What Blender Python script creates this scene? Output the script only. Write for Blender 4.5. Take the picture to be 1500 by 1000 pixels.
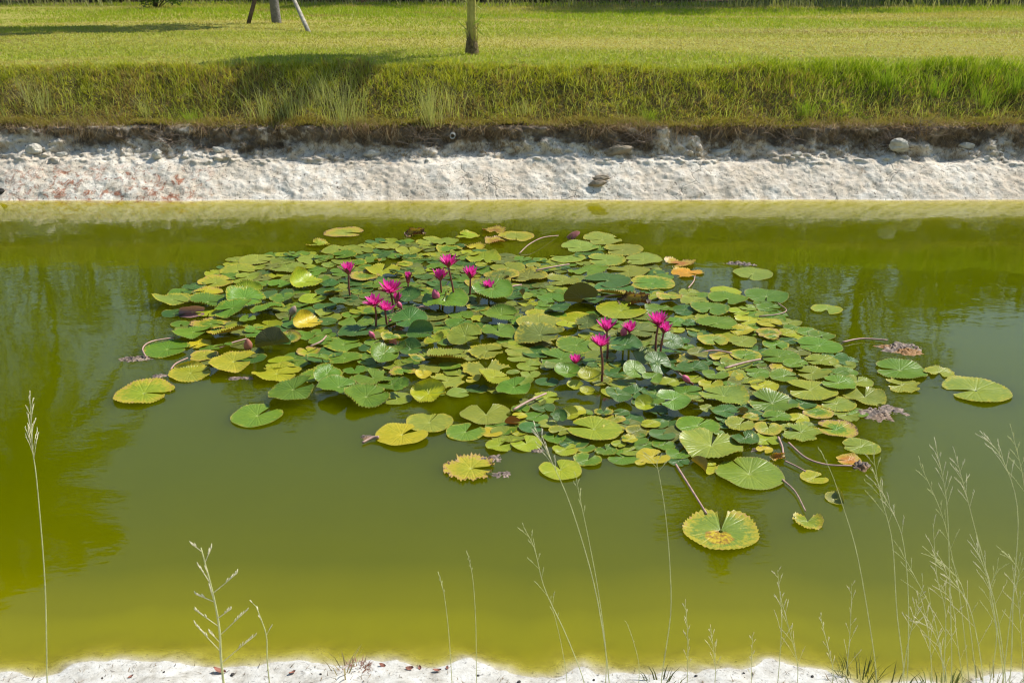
import bpy, bmesh, math, random
import numpy as np
from mathutils import Vector, Matrix

random.seed(7)
rng = np.random.default_rng(7)
R = math.radians
scene = bpy.context.scene
for o in list(bpy.data.objects):
    bpy.data.objects.remove(o)
COL = scene.collection

# ------------------------------------------------------------------ camera, sky, sun, exposure
CAM_H, PITCH, FPX = 2.2, 21.3, 1458.0           # metres over the water, degrees down, focal length in photo pixels
camd = bpy.data.cameras.new('camera')
cam = bpy.data.objects.new('camera', camd)
COL.objects.link(cam)
cam.location = (0, 0, CAM_H)
cam.rotation_euler = (R(90 - PITCH), 0, 0)
camd.sensor_width = 36
camd.lens = 36 * FPX / 1500
camd.clip_start, camd.clip_end = 0.05, 2000
camd.dof.use_dof = True
camd.dof.focus_distance = 6.0
camd.dof.aperture_fstop = 9.0
scene.camera = cam

SUN_EL, SUN_AZ = 50.0, 62.0                      # azimuth from +Y (away from the camera) towards +X (right)
SUN = Vector((math.cos(R(SUN_EL)) * math.sin(R(SUN_AZ)), math.cos(R(SUN_EL)) * math.cos(R(SUN_AZ)), math.sin(R(SUN_EL))))
world = bpy.data.worlds.new('World')
scene.world = world
world.use_nodes = True
wn = world.node_tree.nodes
wl = world.node_tree.links
sky = wn.new('ShaderNodeTexSky')
sky.sky_type = 'NISHITA'
sky.sun_disc = False
sky.sun_elevation = R(SUN_EL)
sky.sun_rotation = R(SUN_AZ)
sky.air_density, sky.dust_density, sky.ozone_density = 2.0, 0.6, 6.0
wl.new(sky.outputs['Color'], wn['Background'].inputs['Color'])
wn['Background'].inputs['Strength'].default_value = 0.10
sund = bpy.data.lights.new('sun', 'SUN')
sund.energy = 5.0
sund.angle = R(0.53)
sund.color = (1.0, 0.955, 0.87)
sun = bpy.data.objects.new('sun', sund)
COL.objects.link(sun)
sun.rotation_euler = SUN.to_track_quat('Z', 'Y').to_euler()
scene.view_settings.view_transform = 'Standard'
scene.view_settings.look = 'None'
scene.view_settings.exposure = 0.24
scene.view_settings.gamma = 1.0
scene.render.engine = 'CYCLES'
scene.cycles.use_denoising = True
scene.cycles.filter_width = 1.15
scene.cycles.max_bounces = 8
scene.cycles.transparent_max_bounces = 12
scene.cycles.caustics_reflective = False
scene.cycles.caustics_refractive = False

# ------------------------------------------------------------------ pixel <-> world
cp, sp_ = math.cos(R(PITCH)), math.sin(R(PITCH))
RIGHT, FWD, UP = np.array([1, 0, 0.]), np.array([0, cp, -sp_]), np.array([0, sp_, cp])
CAM = np.array([0, 0, CAM_H])

def ray(px, py):
    return FWD + RIGHT * (px - 750) / FPX - UP * (py - 500) / FPX

def on_z(px, py, z=0.0):                         # the photo's pixel on a level surface
    d = ray(px, py)
    return CAM + d * ((z - CAM_H) / d[2])

def on_y(px, py, y):                             # the photo's pixel on an upright plane at distance y
    d = ray(px, py)
    return CAM + d * (y / d[1])

def px_size(p):                                  # metres per photo pixel at a point
    return float(np.dot(np.asarray(p, float) - CAM, FWD)) / FPX

# ------------------------------------------------------------------ numpy noise
def _hash(ix, iy, iz, seed):
    h = (ix.astype(np.int64) * 374761393 + iy.astype(np.int64) * 668265263 + iz.astype(np.int64) * 2147483647 + seed * 1274126177) & 0xFFFFFFFF
    h = ((h ^ (h >> 13)) * 1274126177) & 0xFFFFFFFF
    return ((h ^ (h >> 16)) & 0xFFFF) / 65535.0

def vnoise(x, y, z=0.0, seed=0):
    x, y, z = np.broadcast_arrays(np.asarray(x, float), np.asarray(y, float), np.asarray(z, float))
    fx, fy, fz = np.floor(x), np.floor(y), np.floor(z)
    tx, ty, tz = x - fx, y - fy, z - fz
    tx, ty, tz = [t * t * (3 - 2 * t) for t in (tx, ty, tz)]
    out = 0
    for dx in (0, 1):
        for dy in (0, 1):
            for dz in (0, 1):
                w = (tx if dx else 1 - tx) * (ty if dy else 1 - ty) * (tz if dz else 1 - tz)
                out = out + w * _hash(fx + dx, fy + dy, fz + dz, seed)
    return out * 2 - 1

def fbm(x, y, z=0.0, seed=0, octs=4):
    a, s, t = 1.0, 0.0, 0.0
    for k in range(octs):
        s = s + a * vnoise(np.asarray(x) * 2 ** k, np.asarray(y) * 2 ** k, np.asarray(z) * 2 ** k, seed + k * 17)
        t += a
        a *= 0.5
    return s / t

def smooth(a, b, x):
    t = np.clip((np.asarray(x, float) - a) / (b - a), 0, 1)
    return t * t * (3 - 2 * t)

# ------------------------------------------------------------------ object helpers
def tag(o, label=None, cat=None, group=None, kind=None):
    if label: o['label'] = label
    if cat: o['category'] = cat
    if group: o['group'] = group
    if kind: o['kind'] = kind
    return o

def link(name, me, mat=None, parent=None):
    o = bpy.data.objects.new(name, me)
    COL.objects.link(o)
    if mat is not None and not me.materials:
        me.materials.append(mat)
    if parent is not None:
        o.parent = parent
    return o

def empty(name, loc=(0, 0, 0), rz=0.0):
    o = bpy.data.objects.new(name, None)
    o.empty_display_size = 0.1
    COL.objects.link(o)
    o.location = loc
    o.rotation_euler = (0, 0, rz)
    return o

def mesh_np(name, verts, faces, smooth_shade=True):
    """verts (n,3); faces (m,3) or (m,4) arrays, or a list of both"""
    me = bpy.data.meshes.new(name)
    verts = np.asarray(verts, np.float32)
    fl = faces if isinstance(faces, list) and len(faces) and isinstance(faces[0], np.ndarray) else [np.asarray(faces)]
    fl = [f for f in fl if len(f)]
    loops = np.concatenate([f.ravel() for f in fl]).astype(np.int32)
    totals = np.concatenate([np.full(len(f), f.shape[1]) for f in fl]).astype(np.int32)
    starts = np.concatenate([[0], np.cumsum(totals)[:-1]]).astype(np.int32)
    me.vertices.add(len(verts))
    me.vertices.foreach_set('co', verts.ravel())
    me.loops.add(len(loops))
    me.loops.foreach_set('vertex_index', loops)
    me.polygons.add(len(totals))
    me.polygons.foreach_set('loop_start', starts)
    me.polygons.foreach_set('loop_total', totals)
    if smooth_shade:
        me.polygons.foreach_set('use_smooth', np.ones(len(totals), bool))
    me.update(calc_edges=True)
    me.validate()
    return me

def vcol(me, cols, name='Col'):
    a = me.color_attributes.new(name, 'FLOAT_COLOR', 'POINT')
    c = np.ones((len(me.vertices), 4), np.float32)
    c[:, :3] = cols
    a.data.foreach_set('color', c.ravel())

def vfloat(me, vals, name):
    a = me.attributes.new(name, 'FLOAT', 'POINT')
    a.data.foreach_set('value', np.asarray(vals, np.float32))

def grid_faces(nu, nv):
    i = np.arange(nu - 1)[:, None] * nv + np.arange(nv - 1)[None, :]
    i = i.ravel()
    return np.stack([i, i + nv, i + nv + 1, i + 1], 1)

class MB:
    """collects shapes into one mesh"""
    def __init__(self):
        self.v, self.f, self.c, self.n = [], [], [], 0
    def add(self, v, f, col=None):
        v = np.asarray(v, float)
        self.v.append(v)
        self.f.append(np.asarray(f) + self.n)
        self.c.append(np.tile(col if col is not None else (1, 1, 1), (len(v), 1)))
        self.n += len(v)
    def tube(self, pts, radii, k=6, col=None):
        pts = np.asarray(pts, float)
        n = len(pts)
        radii = np.broadcast_to(np.asarray(radii, float), (n,))
        tang = np.gradient(pts, axis=0)
        tang /= np.linalg.norm(tang, axis=1)[:, None] + 1e-9
        ref = np.array([0, 0, 1.]) if abs(tang[0][2]) < 0.8 else np.array([1., 0, 0])
        vs = []
        for i in range(n):
            a = np.cross(tang[i], ref); a /= np.linalg.norm(a) + 1e-9
            b = np.cross(tang[i], a)
            ref = np.cross(a, tang[i])
            th = np.arange(k) * 2 * math.pi / k
            vs.append(pts[i] + radii[i] * (np.cos(th)[:, None] * a + np.sin(th)[:, None] * b))
        vs = np.concatenate(vs + [pts[:1], pts[-1:]])
        q = []
        for i in range(n - 1):
            for j in range(k):
                q.append((i * k + j, i * k + (j + 1) % k, (i + 1) * k + (j + 1) % k, (i + 1) * k + j))
        for j in range(k):
            q.append((n * k, (j + 1) % k, j, j))
            q.append((n * k + 1, (n - 1) * k + j, (n - 1) * k + (j + 1) % k, (n - 1) * k + (j + 1) % k))
        self.add(vs, q, col)
    def mesh(self, name, smooth_shade=True, colors=False):
        v = np.concatenate(self.v)
        quads, tris = [], []
        for f in self.f:
            if f.shape[1] == 3:
                tris.append(f)
            else:
                deg = f[:, 2] == f[:, 3]
                if deg.any(): tris.append(f[deg][:, :3])
                if (~deg).any(): quads.append(f[~deg])
        fl = []
        if quads: fl.append(np.concatenate(quads))
        if tris: fl.append(np.concatenate(tris))
        me = mesh_np(name, v, fl, smooth_shade)
        if colors: vcol(me, np.concatenate(self.c))
        return me
    def build(self, name, mat, parent=None, smooth_shade=True, colors=False):
        return link(name, self.mesh(name, smooth_shade, colors), mat, parent)

def spline(pts, n=12):
    """Catmull-Rom through points"""
    p = np.asarray(pts, float)
    if len(p) == 2:
        return p[0] + (p[1] - p[0]) * np.linspace(0, 1, n)[:, None]
    p = np.concatenate([[2 * p[0] - p[1]], p, [2 * p[-1] - p[-2]]])
    out = []
    seg = len(p) - 3
    for t in np.linspace(0, seg - 1e-6, n):
        i = int(t); u = t - i
        a, b, c, d = p[i:i + 4]
        out.append(0.5 * ((2 * b) + (c - a) * u + (2 * a - 5 * b + 4 * c - d) * u * u + (3 * b - a - 3 * c + d) * u ** 3))
    return np.array(out)

# ------------------------------------------------------------------ material helpers
class NT:
    def __init__(self, name):
        self.m = bpy.data.materials.new(name)
        self.m.use_nodes = True
        self.t = self.m.node_tree
        self.t.nodes.clear()
        self.out = self.t.nodes.new('ShaderNodeOutputMaterial')
    def n(self, typ, ins=None, **props):
        nd = self.t.nodes.new('ShaderNode' + typ)
        for k, v in props.items(): setattr(nd, k, v)
        for k, v in (ins or {}).items(): self.set(nd.inputs[k], v)
        return nd
    def set(self, sock, v):
        if isinstance(v, bpy.types.NodeSocket): self.t.links.new(v, sock)
        elif isinstance(v, bpy.types.Node): self.t.links.new(v.outputs[0], sock)
        else:
            if isinstance(v, tuple) and len(v) == 3 and sock.type == 'RGBA': v = v + (1,)
            sock.default_value = v
    def math(self, op, a, b=0.0, clamp=False):
        return self.n('Math', {0: a, 1: b}, operation=op, use_clamp=clamp).outputs[0]
    def mix(self, fac, a, b, blend='MIX'):
        nd = self.t.nodes.new('ShaderNodeMix')
        nd.data_type = 'RGBA'; nd.blend_type = blend
        self.set(nd.inputs[0], fac); self.set(nd.inputs[6], a); self.set(nd.inputs[7], b)
        return nd.outputs[2]
    def ramp(self, fac, stops):
        nd = self.n('ValToRGB', {'Fac': fac})
        el = nd.color_ramp.elements
        while len(el) < len(stops): el.new(0.5)
        for e, (p, c) in zip(el, stops):
            e.position = p
            e.color = (c, c, c, 1) if isinstance(c, (int, float)) else tuple(c) + (1,)
        return nd.outputs['Color']
    def noise(self, scale, vec=None, detail=4.0, rough=0.55, dist=0.0):
        nd = self.n('TexNoise', {'Scale': scale, 'Detail': detail, 'Roughness': rough, 'Distortion': dist})
        if vec is not None: self.set(nd.inputs['Vector'], vec)
        return nd.outputs['Fac']
    def bump(self, h, strength=0.5, dist=0.01):
        return self.n('Bump', {'Height': h, 'Strength': strength, 'Distance': dist}).outputs[0]
    def attr(self, name, kind='GEOMETRY'):
        return self.n('Attribute', attribute_name=name, attribute_type=kind)
    def pos(self):
        return self.n('NewGeometry').outputs['Position']
    def finish(self, shader):
        self.t.links.new(shader if isinstance(shader, bpy.types.NodeSocket) else shader.outputs[0], self.out.inputs['Surface'])
        return self.m

def m_simple(name, color, rough=0.7, scale=20.0, var=0.35, bump=0.4, bdist=0.005, spec=0.3):
    t = NT(name)
    co = t.n('TexCoord').outputs['Object']
    f = t.noise(scale, co, 6)
    dark = tuple(c * (1 - var) for c in color); lite = tuple(min(1, c * (1 + var)) for c in color)
    c = t.ramp(f, [(0.3, dark), (0.7, lite)])
    b = t.n('BsdfPrincipled', {'Base Color': c, 'Roughness': rough, 'Specular IOR Level': spec, 'Normal': t.bump(t.noise(scale * 3, co, 5), bump, bdist)})
    return t.finish(b)

def m_leafy(name, trans=0.35, rough=0.6, spec=0.25, back=None):
    """foliage whose colour sits on its vertices, with light passing through"""
    t = NT(name)
    c = t.attr('Col').outputs['Color']
    b = t.n('BsdfPrincipled', {'Base Color': c, 'Roughness': rough, 'Specular IOR Level': spec})
    tr = t.n('BsdfTranslucent', {'Color': t.mix(0.5, c, (0.5, 0.55, 0.05), 'MULTIPLY')})
    tr.inputs[0].default_value
    trc = t.mix(1.0, c, (1.3, 1.35, 0.6), 'MULTIPLY')
    t.set(tr.inputs['Color'], trc)
    return t.finish(t.n('MixShader', {0: trans, 1: b.outputs[0], 2: tr.outputs[0]}))

M_GRASS = m_leafy('grass_blade', 0.35)
M_DRY = m_leafy('dry_grass', 0.2, 0.8, 0.1)
M_LEAF = m_leafy('tree_leaf', 0.35, 0.5, 0.35)
M_BARK = m_simple('bark', (0.11, 0.085, 0.06), 0.9, 14, 0.5, 0.8, 0.02)

# ---- clay bank
def m_clay():
    t = NT('white_clay')
    p = t.pos()
    n1 = t.noise(1.3, p, 6, 0.6)
    n2 = t.noise(9.0, p, 8, 0.65)
    n3 = t.noise(30.0, p, 6, 0.7)
    base = t.ramp(n2, [(0.25, (0.42, 0.34, 0.24)), (0.40, (0.68, 0.59, 0.46)), (0.62, (0.81, 0.745, 0.63))])
    base = t.mix(t.ramp(n1, [(0.46, 0.0), (0.66, 0.6)]), base, (0.56, 0.45, 0.32))
    # small dark pits and grit
    base = t.mix(t.ramp(n3, [(0.35, 0.95), (0.43, 0.0)]), base, (0.16, 0.13, 0.10))
    vor = t.n('TexVoronoi', {'Vector': t.n('VectorMath', {0: p, 1: t.n('VectorMath', {0: t.n('TexNoise', {'Vector': p, 'Scale': 4.0, 'Detail': 5.0}).outputs['Color'], 1: (0.35, 0.35, 0.35)}, operation='MULTIPLY').outputs[0]}, operation='ADD').outputs[0], 'Scale': 4.0, 'Randomness': 1.0}, feature='DISTANCE_TO_EDGE').outputs['Distance']
    crack = t.math('MULTIPLY', t.ramp(vor, [(0.0, 1.0), (0.035, 0.0)]), t.ramp(t.noise(3.0, p, 3), [(0.50, 0.0), (0.66, 0.55)]))
    base = t.mix(crack, base, (0.20, 0.17, 0.13))
    # rust-red leaf litter and iron stain, in the patch the photograph shows
    st = t.attr('stain').outputs['Fac']
    rn = t.ramp(t.noise(11.0, p, 8, 0.75, 0.9), [(0.50, 0.0), (0.60, 1.0)])
    base = t.mix(t.math('MULTIPLY', t.math('MULTIPLY', rn, st), 0.85), base, (0.38, 0.16, 0.09))
    on = t.ramp(t.noise(7.0, p, 6, 0.7, 0.3), [(0.63, 0.0), (0.72, 0.55)])
    base = t.mix(on, base, (0.50, 0.27, 0.13))
    # topsoil: dark and full of humus, a layer at the top of the bank with a ragged lower limit
    so = t.attr('soil').outputs['Fac']
    sn = t.math('ADD', so, t.math('MULTIPLY', t.math('SUBTRACT', t.noise(6.0, p, 7, 0.7), 0.5), 1.3))
    sf = t.ramp(sn, [(0.40, 0.0), (0.62, 1.0)])
    soil = t.ramp(n2, [(0.3, (0.08, 0.06, 0.042)), (0.52, (0.19, 0.145, 0.10)), (0.70, (0.40, 0.34, 0.26))])
    base = t.mix(sf, base, soil)
    h = t.math('ADD', t.math('MULTIPLY', n2, 0.8), t.math('ADD', t.math('MULTIPLY', n3, 0.35), t.math('MULTIPLY', crack, -0.5)))
    b = t.n('BsdfPrincipled', {'Base Color': base, 'Roughness': 0.92, 'Specular IOR Level': 0.12, 'Normal': t.bump(h, 0.9, 0.03)})
    return t.finish(b)

def m_sand():
    t = NT('white_sand')
    p = t.pos()
    n2 = t.noise(14.0, p, 8, 0.65)
    n3 = t.noise(70.0, p, 6, 0.7)
    base = t.ramp(n2, [(0.30, (0.30, 0.27, 0.22)), (0.45, (0.50, 0.47, 0.41)), (0.64, (0.63, 0.61, 0.56))])
    base = t.mix(t.ramp(n3, [(0.33, 0.85), (0.42, 0.0)]), base, (0.12, 0.11, 0.10))
    base = t.mix(t.ramp(t.noise(9.0, p, 5, 0.7, 0.4), [(0.64, 0.0), (0.72, 0.6)]), base, (0.40, 0.30, 0.22))
    h = t.math('ADD', n2, t.math('MULTIPLY', n3, 0.3))
    b = t.n('BsdfPrincipled', {'Base Color': base, 'Roughness': 0.9, 'Specular IOR Level': 0.15, 'Normal': t.bump(h, 0.8, 0.012)})
    return t.finish(b)

def m_lawn():
    t = NT('lawn_soil')
    p = t.pos()
    n1 = t.noise(0.35, t.n('Mapping', {'Vector': p, 'Scale': (0.35, 1.0, 1.0)}), 5, 0.6)
    n2 = t.noise(6.0, p, 7, 0.7)
    g = t.ramp(n2, [(0.3, (0.13, 0.15, 0.02)), (0.7, (0.34, 0.36, 0.06))])
    g = t.mix(t.ramp(n1, [(0.45, 0.0), (0.65, 0.6)]), g, (0.42, 0.35, 0.11))
    lit = t.attr('litter').outputs['Fac']  # leaf litter under the trees, painted shade between tufts on the slope
    g = t.mix(lit, g, t.ramp(n2, [(0.3, (0.05, 0.035, 0.02)), (0.7, (0.16, 0.11, 0.06))]))
    b = t.n('BsdfPrincipled', {'Base Color': g, 'Roughness': 0.95, 'Specular IOR Level': 0.05, 'Normal': t.bump(n2, 1.0, 0.03)})
    return t.finish(b)

def m_water():
    t = NT('pond_water')
    p = t.pos()
    dep = t.attr('depth').outputs['Fac']
    rip = t.n('Mapping', {'Vector': p, 'Scale': (0.55, 1.0, 1.0)})
    w1 = t.noise(5.0, rip, 3, 0.5, 0.2)
    w2 = t.noise(22.0, rip, 2, 0.5)
    w3 = t.noise(1.1, p, 2, 0.5)
    h = t.math('ADD', t.math('MULTIPLY', w1, 0.45), t.math('ADD', t.math('MULTIPLY', w2, 0.10), t.math('MULTIPLY', w3, 0.9)))
    nrm = t.bump(h, 0.26, 0.011)
    # clear olive over the deep, yellow silt and painted light off the bed inshore
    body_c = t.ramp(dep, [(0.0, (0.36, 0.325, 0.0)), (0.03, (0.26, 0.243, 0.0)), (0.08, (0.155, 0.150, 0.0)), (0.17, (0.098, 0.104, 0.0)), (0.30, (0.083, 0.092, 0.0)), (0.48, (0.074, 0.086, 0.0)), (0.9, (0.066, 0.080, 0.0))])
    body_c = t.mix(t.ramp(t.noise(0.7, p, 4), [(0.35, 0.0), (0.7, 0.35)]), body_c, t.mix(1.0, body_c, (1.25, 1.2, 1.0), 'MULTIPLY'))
    sss = t.n('SubsurfaceScattering', {'Color': body_c, 'Scale': 0.6, 'Radius': (1.0, 1.0, 0.6)}, falloff='BURLEY')
    # cloudy water over the shelving bed: light reaches the bed only where it is shallow
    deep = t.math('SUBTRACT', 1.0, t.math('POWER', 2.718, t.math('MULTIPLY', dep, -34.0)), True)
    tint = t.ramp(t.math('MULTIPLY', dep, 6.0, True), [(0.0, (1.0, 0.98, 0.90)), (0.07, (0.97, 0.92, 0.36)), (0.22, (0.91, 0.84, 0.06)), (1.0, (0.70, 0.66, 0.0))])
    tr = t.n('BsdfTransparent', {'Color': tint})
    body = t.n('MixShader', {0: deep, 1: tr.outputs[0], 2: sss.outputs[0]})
    fr = t.n('Fresnel', {'IOR': 1.333, 'Normal': nrm})
    gl = t.n('BsdfGlossy', {'Color': (1, 1, 1), 'Roughness': 0.03, 'Normal': nrm})
    return t.finish(t.n('MixShader', {0: fr.outputs[0], 1: body.outputs[0], 2: gl.outputs[0]}))

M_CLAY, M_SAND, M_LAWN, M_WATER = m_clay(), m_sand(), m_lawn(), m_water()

# ------------------------------------------------------------------ terrain
# near water's edge, read from the photograph and laid on the water level
NEAR_PX = [(-300, 985), (-120, 975), (0, 984), (60, 988), (120, 978), (180, 970), (260, 972), (310, 966), (380, 972), (450, 968), (520, 970),
           (600, 969), (680, 972), (740, 981), (780, 994), (815, 984), (860, 975), (905, 985), (945, 984), (990, 972), (1060, 976), (1130, 971), (1190, 974),
           (1235, 990), (1290, 1003), (1400, 1003), (1450, 990), (1500, 978), (1650, 975), (1800, 985)]
_near = np.array([on_z(x, y)[:2] for x, y in NEAR_PX])
def near_edge(x):
    e = np.interp(x, _near[:, 0], _near[:, 1])
    return e + 0.012 * fbm(np.asarray(x) * 9, 3.1, seed=5)

FAR_EDGE = 9.4
def far_edge(x):
    return FAR_EDGE + 0.10 * fbm(np.asarray(x) * 0.25, 1.7, seed=9) + 0.05 * fbm(np.asarray(x) * 1.6, 7.7, seed=19) + 0.015 * fbm(np.asarray(x) * 9, 2.7, seed=29)

def near_z(x, y):
    s = near_edge(x) - y                        # >0 ashore
    up = 0.22 * s + 0.25 * smooth(0.35, 1.6, s) * np.clip(s, 0, 1.2)
    up = np.minimum(up, 0.62)
    dn = 0.17 * s - 0.16 * np.clip(-s, 0, 1.6) ** 1.6
    z = np.where(s > 0, up, np.maximum(dn, -0.9))
    amp = 0.014 + 0.03 * smooth(0.0, 0.3, s)
    return z + amp * fbm(x * 7, y * 7, seed=31, octs=5) * smooth(-0.6, 0.05, s + 0.02)

LAWN_Z = 1.07
def slope_foot(x):                               # where the turf starts at the top of the clay
    return 10.06 + 0.08 * fbm(np.asarray(x) * 0.8, 0.3, seed=41) + 0.07 * fbm(np.asarray(x) * 3.2, 0.8, seed=43)
def lawn_z(x, y):
    t = np.clip((y - slope_foot(x)) / 0.80, 0, 1)
    z = 0.60 + (LAWN_Z - 0.60) * (0.25 * t + 0.75 * smooth(0.05, 1.05, t))
    z = z + (0.045 * fbm(x * 2.2, y * 2.2, seed=51) + 0.035 * fbm(x * 8, y * 8, seed=52, octs=2)) * (1 - smooth(11.2, 12.5, y))
    return z + 0.06 * fbm(x * 0.18, y * 0.18, seed=53) * smooth(11.0, 15, y)

def uneven(a, b, dense_a, dense_b, step, coarse):
    lo = np.arange(a, dense_a, coarse)
    mid = np.arange(dense_a, dense_b, step)
    hi = np.arange(dense_b, b + coarse, coarse)
    return np.concatenate([lo, mid, hi])

# near bank with the pond's floor
xs = uneven(-60, 60, -3.2, 3.2, 0.022, 0.8)
ys = np.concatenate([np.arange(-40, 1.0, 1.0), np.arange(1.0, 4.2, 0.022), np.arange(4.2, 8.3, 0.3)])
X, Y = np.meshgrid(xs, ys, indexing='ij')
Z = near_z(X, Y)
me = mesh_np('near_bank', np.stack([X, Y, Z], -1).reshape(-1, 3), grid_faces(len(xs), len(ys)))
tag(link('near_bank', me, M_SAND), 'white sandy bank along the near edge of the pond', kind='structure')

# far clay bank: a profile swept along x, lumpy on top, undercut below the turf
xs = uneven(-60, 60, -6.6, 6.6, 0.014, 0.6)
prof = np.array([(-2.2, -0.95), (-0.75, -0.14), (0.0, 0.0), (0.17, 0.15), (0.36, 0.30), (0.43, 0.325), (0.50, 0.36), (0.55, 0.43), (0.585, 0.50), (0.60, 0.56), (0.64, 0.595), (0.78, 0.60)])
arc = np.concatenate([[0], np.cumsum(np.linalg.norm(np.diff(prof, axis=0), axis=1))])
s_un = np.concatenate([np.linspace(0, arc[2] - 0.06, 10), np.arange(arc[2] - 0.05, arc[-1], 0.0135), [arc[-1]]])
py_, pz_ = np.interp(s_un, arc, prof[:, 0]), np.interp(s_un, arc, prof[:, 1])
Xs, S = np.meshgrid(xs, s_un, indexing='ij')
PY, PZ = np.broadcast_to(py_, Xs.shape).copy(), np.broadcast_to(pz_, Xs.shape).copy()
e = far_edge(xs)[:, None]
top = slope_foot(xs)[:, None]
k = (top - e) / 0.66
Yb = e + PY * np.where(PY > 0, k, 1.0)
rise = 1 + 0.16 * fbm(xs * 0.55, 2.0, seed=61)[:, None] * np.clip(PZ / 0.3, 0, 1) * (1 - smooth(0.45, 0.6, PZ)) 
Zb = PZ * rise
rough = smooth(0.27, 0.34, PZ) * (1 - smooth(0.565, 0.6, PZ))
lump = fbm(Xs * 6, S * 7, 0.5, seed=71, octs=5)
clod = np.abs(fbm(Xs * 13, S * 15, 2.5, seed=73, octs=3))
slopebit = smooth(-0.02, 0.05, PZ) * (1 - smooth(0.27, 0.34, PZ))
fine = fbm(Xs * 22, S * 22, 1.1, seed=77, octs=3)
furrow = fbm(Xs * 2.4 + S * 1.5, S * 1.0, 4.4, seed=79, octs=3)
disp = rough * (0.11 * lump + 0.075 * clod + 0.025 * fine - 0.075 * np.clip(fbm(Xs * 2.3, S * 3, seed=75), 0, 1) * 2) + slopebit * (0.03 * furrow + 0.022 * lump + 0.010 * fine)
Yb = Yb - disp * np.where(rough > 0.02, 1.0, 0.7)
Zb = Zb + disp * np.where(rough > 0.02, 0.35, 0.75)
me = mesh_np('clay_bank', np.stack([Xs, Yb, Zb], -1).reshape(-1, 3), grid_faces(len(xs), len(s_un))[:, ::-1])
soil = smooth(0.33, 0.57, PZ) * 0.62 + 0.16 * smooth(0.28, 0.36, PZ) + 0.62 * fbm(Xs * 1.7, PZ * 5, seed=83) * smooth(0.28, 0.4, PZ) + 0.2 * fbm(Xs * 5.5, PZ * 12, seed=84) * smooth(0.25, 0.4, PZ)
vfloat(me, soil.ravel(), 'soil')
stain = np.clip(smooth(-5.3, -4.4, Xs) * (1 - smooth(-3.2, -2.7, Xs)) * (1 - smooth(0.20, 0.30, PZ)), 0, 1) * (0.4 + 0.6 * (Xs > -6)) + 0.12
vfloat(me, stain.ravel(), 'stain')
tag(link('clay_bank', me, M_CLAY), 'pale clay bank with dark topsoil on the far side of the pond', kind='structure')
_cb = (xs, Yb, Zb, PZ)

def clay_point(x, pz):                           # a point of the clay face at profile height pz
    i = int(np.clip(np.searchsorted(xs_clay, x), 0, len(xs_clay) - 1))
    j = int(np.argmin(np.abs(pz_ - pz)))
    return np.array([x, Yb_clay[i, j], Zb_clay[i, j]])
xs_clay, Yb_clay, Zb_clay = xs, Yb, Zb

# lawn up to the horizon
xs = uneven(-400, 400, -8, 8, 0.06, 8.0)
v_t = np.concatenate([np.arange(0, 1.2, 0.03), np.arange(1.2, 22, 0.25), np.geomspace(22, 600, 24)])
Xl = np.repeat(xs[:, None], len(v_t), 1)
Yl = slope_foot(xs)[:, None] - 0.03 + v_t[None, :]
Zl = lawn_z(Xl, Yl)
me = mesh_np('lawn', np.stack([Xl, Yl, Zl], -1).reshape(-1, 3), grid_faces(len(xs), len(v_t))[:, ::-1])
lit = smooth(22.5, 24.5, Yl + 0.8 * fbm(Xl * 0.5, Yl * 0.5, seed=3)) * (1 - smooth(60, 90, Yl))
lit = np.maximum(lit, 0.85 * (1 - smooth(0.75, 0.95, Yl - slope_foot(xs)[:, None])))  # slope ground coloured dark to paint the shade between grass blades
vfloat(me, lit.ravel(), 'litter')
tag(link('lawn', me, M_LAWN), 'grassy ground rising behind the clay bank to the trees', kind='structure')

# pond water
xs = uneven(-60, 60, -3.6, 3.6, 0.03, 0.9)
ys = np.concatenate([np.arange(2.2, 3.7, 0.025), np.arange(3.7, 9.1, 0.15), np.arange(9.1, 9.95, 0.04)])
Xw, Yw = np.meshgrid(xs, ys, indexing='ij')
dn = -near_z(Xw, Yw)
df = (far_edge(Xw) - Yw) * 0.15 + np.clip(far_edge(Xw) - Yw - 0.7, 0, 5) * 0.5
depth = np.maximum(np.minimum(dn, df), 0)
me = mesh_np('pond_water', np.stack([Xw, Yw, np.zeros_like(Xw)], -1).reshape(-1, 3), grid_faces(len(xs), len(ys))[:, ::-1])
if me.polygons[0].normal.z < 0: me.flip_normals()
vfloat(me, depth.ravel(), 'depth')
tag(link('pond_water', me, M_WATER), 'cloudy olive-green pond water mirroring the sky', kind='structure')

# ------------------------------------------------------------------ grass
def blades(base, hgt, wid, lean, col_a, col_b, bend=0.5, tip_dark=1.0):
    """base (n,3), hgt, wid (n,), lean (n,2) metres of tip offset; one colour per blade"""
    n = len(base)
    ang = rng.uniform(0, math.pi, n)
    side = np.stack([np.cos(ang), np.sin(ang) * 0.6, np.zeros(n)], 1) * (wid / 2)[:, None]
    mid = base + np.stack([lean[:, 0] * 0.35, lean[:, 1] * 0.35, hgt * 0.58], 1)
    tip = base + np.stack([lean[:, 0], lean[:, 1], hgt], 1)
    v = np.stack([base - side, base + side, mid + side * 0.75, mid - side * 0.75, tip], 1).reshape(-1, 3)
    i = np.arange(n)[:, None] * 5
    q = i + np.array([0, 1, 2, 3]); tr = i + np.array([3, 2, 4])
    t = rng.uniform(0, 1, (n, 1))
    c = col_a * (1 - t) + col_b * t
    c = np.repeat(c[:, None, :], 5, 1)
    c[:, 4] *= tip_dark
    return v, q, tr, c.reshape(-1, 3)

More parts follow.
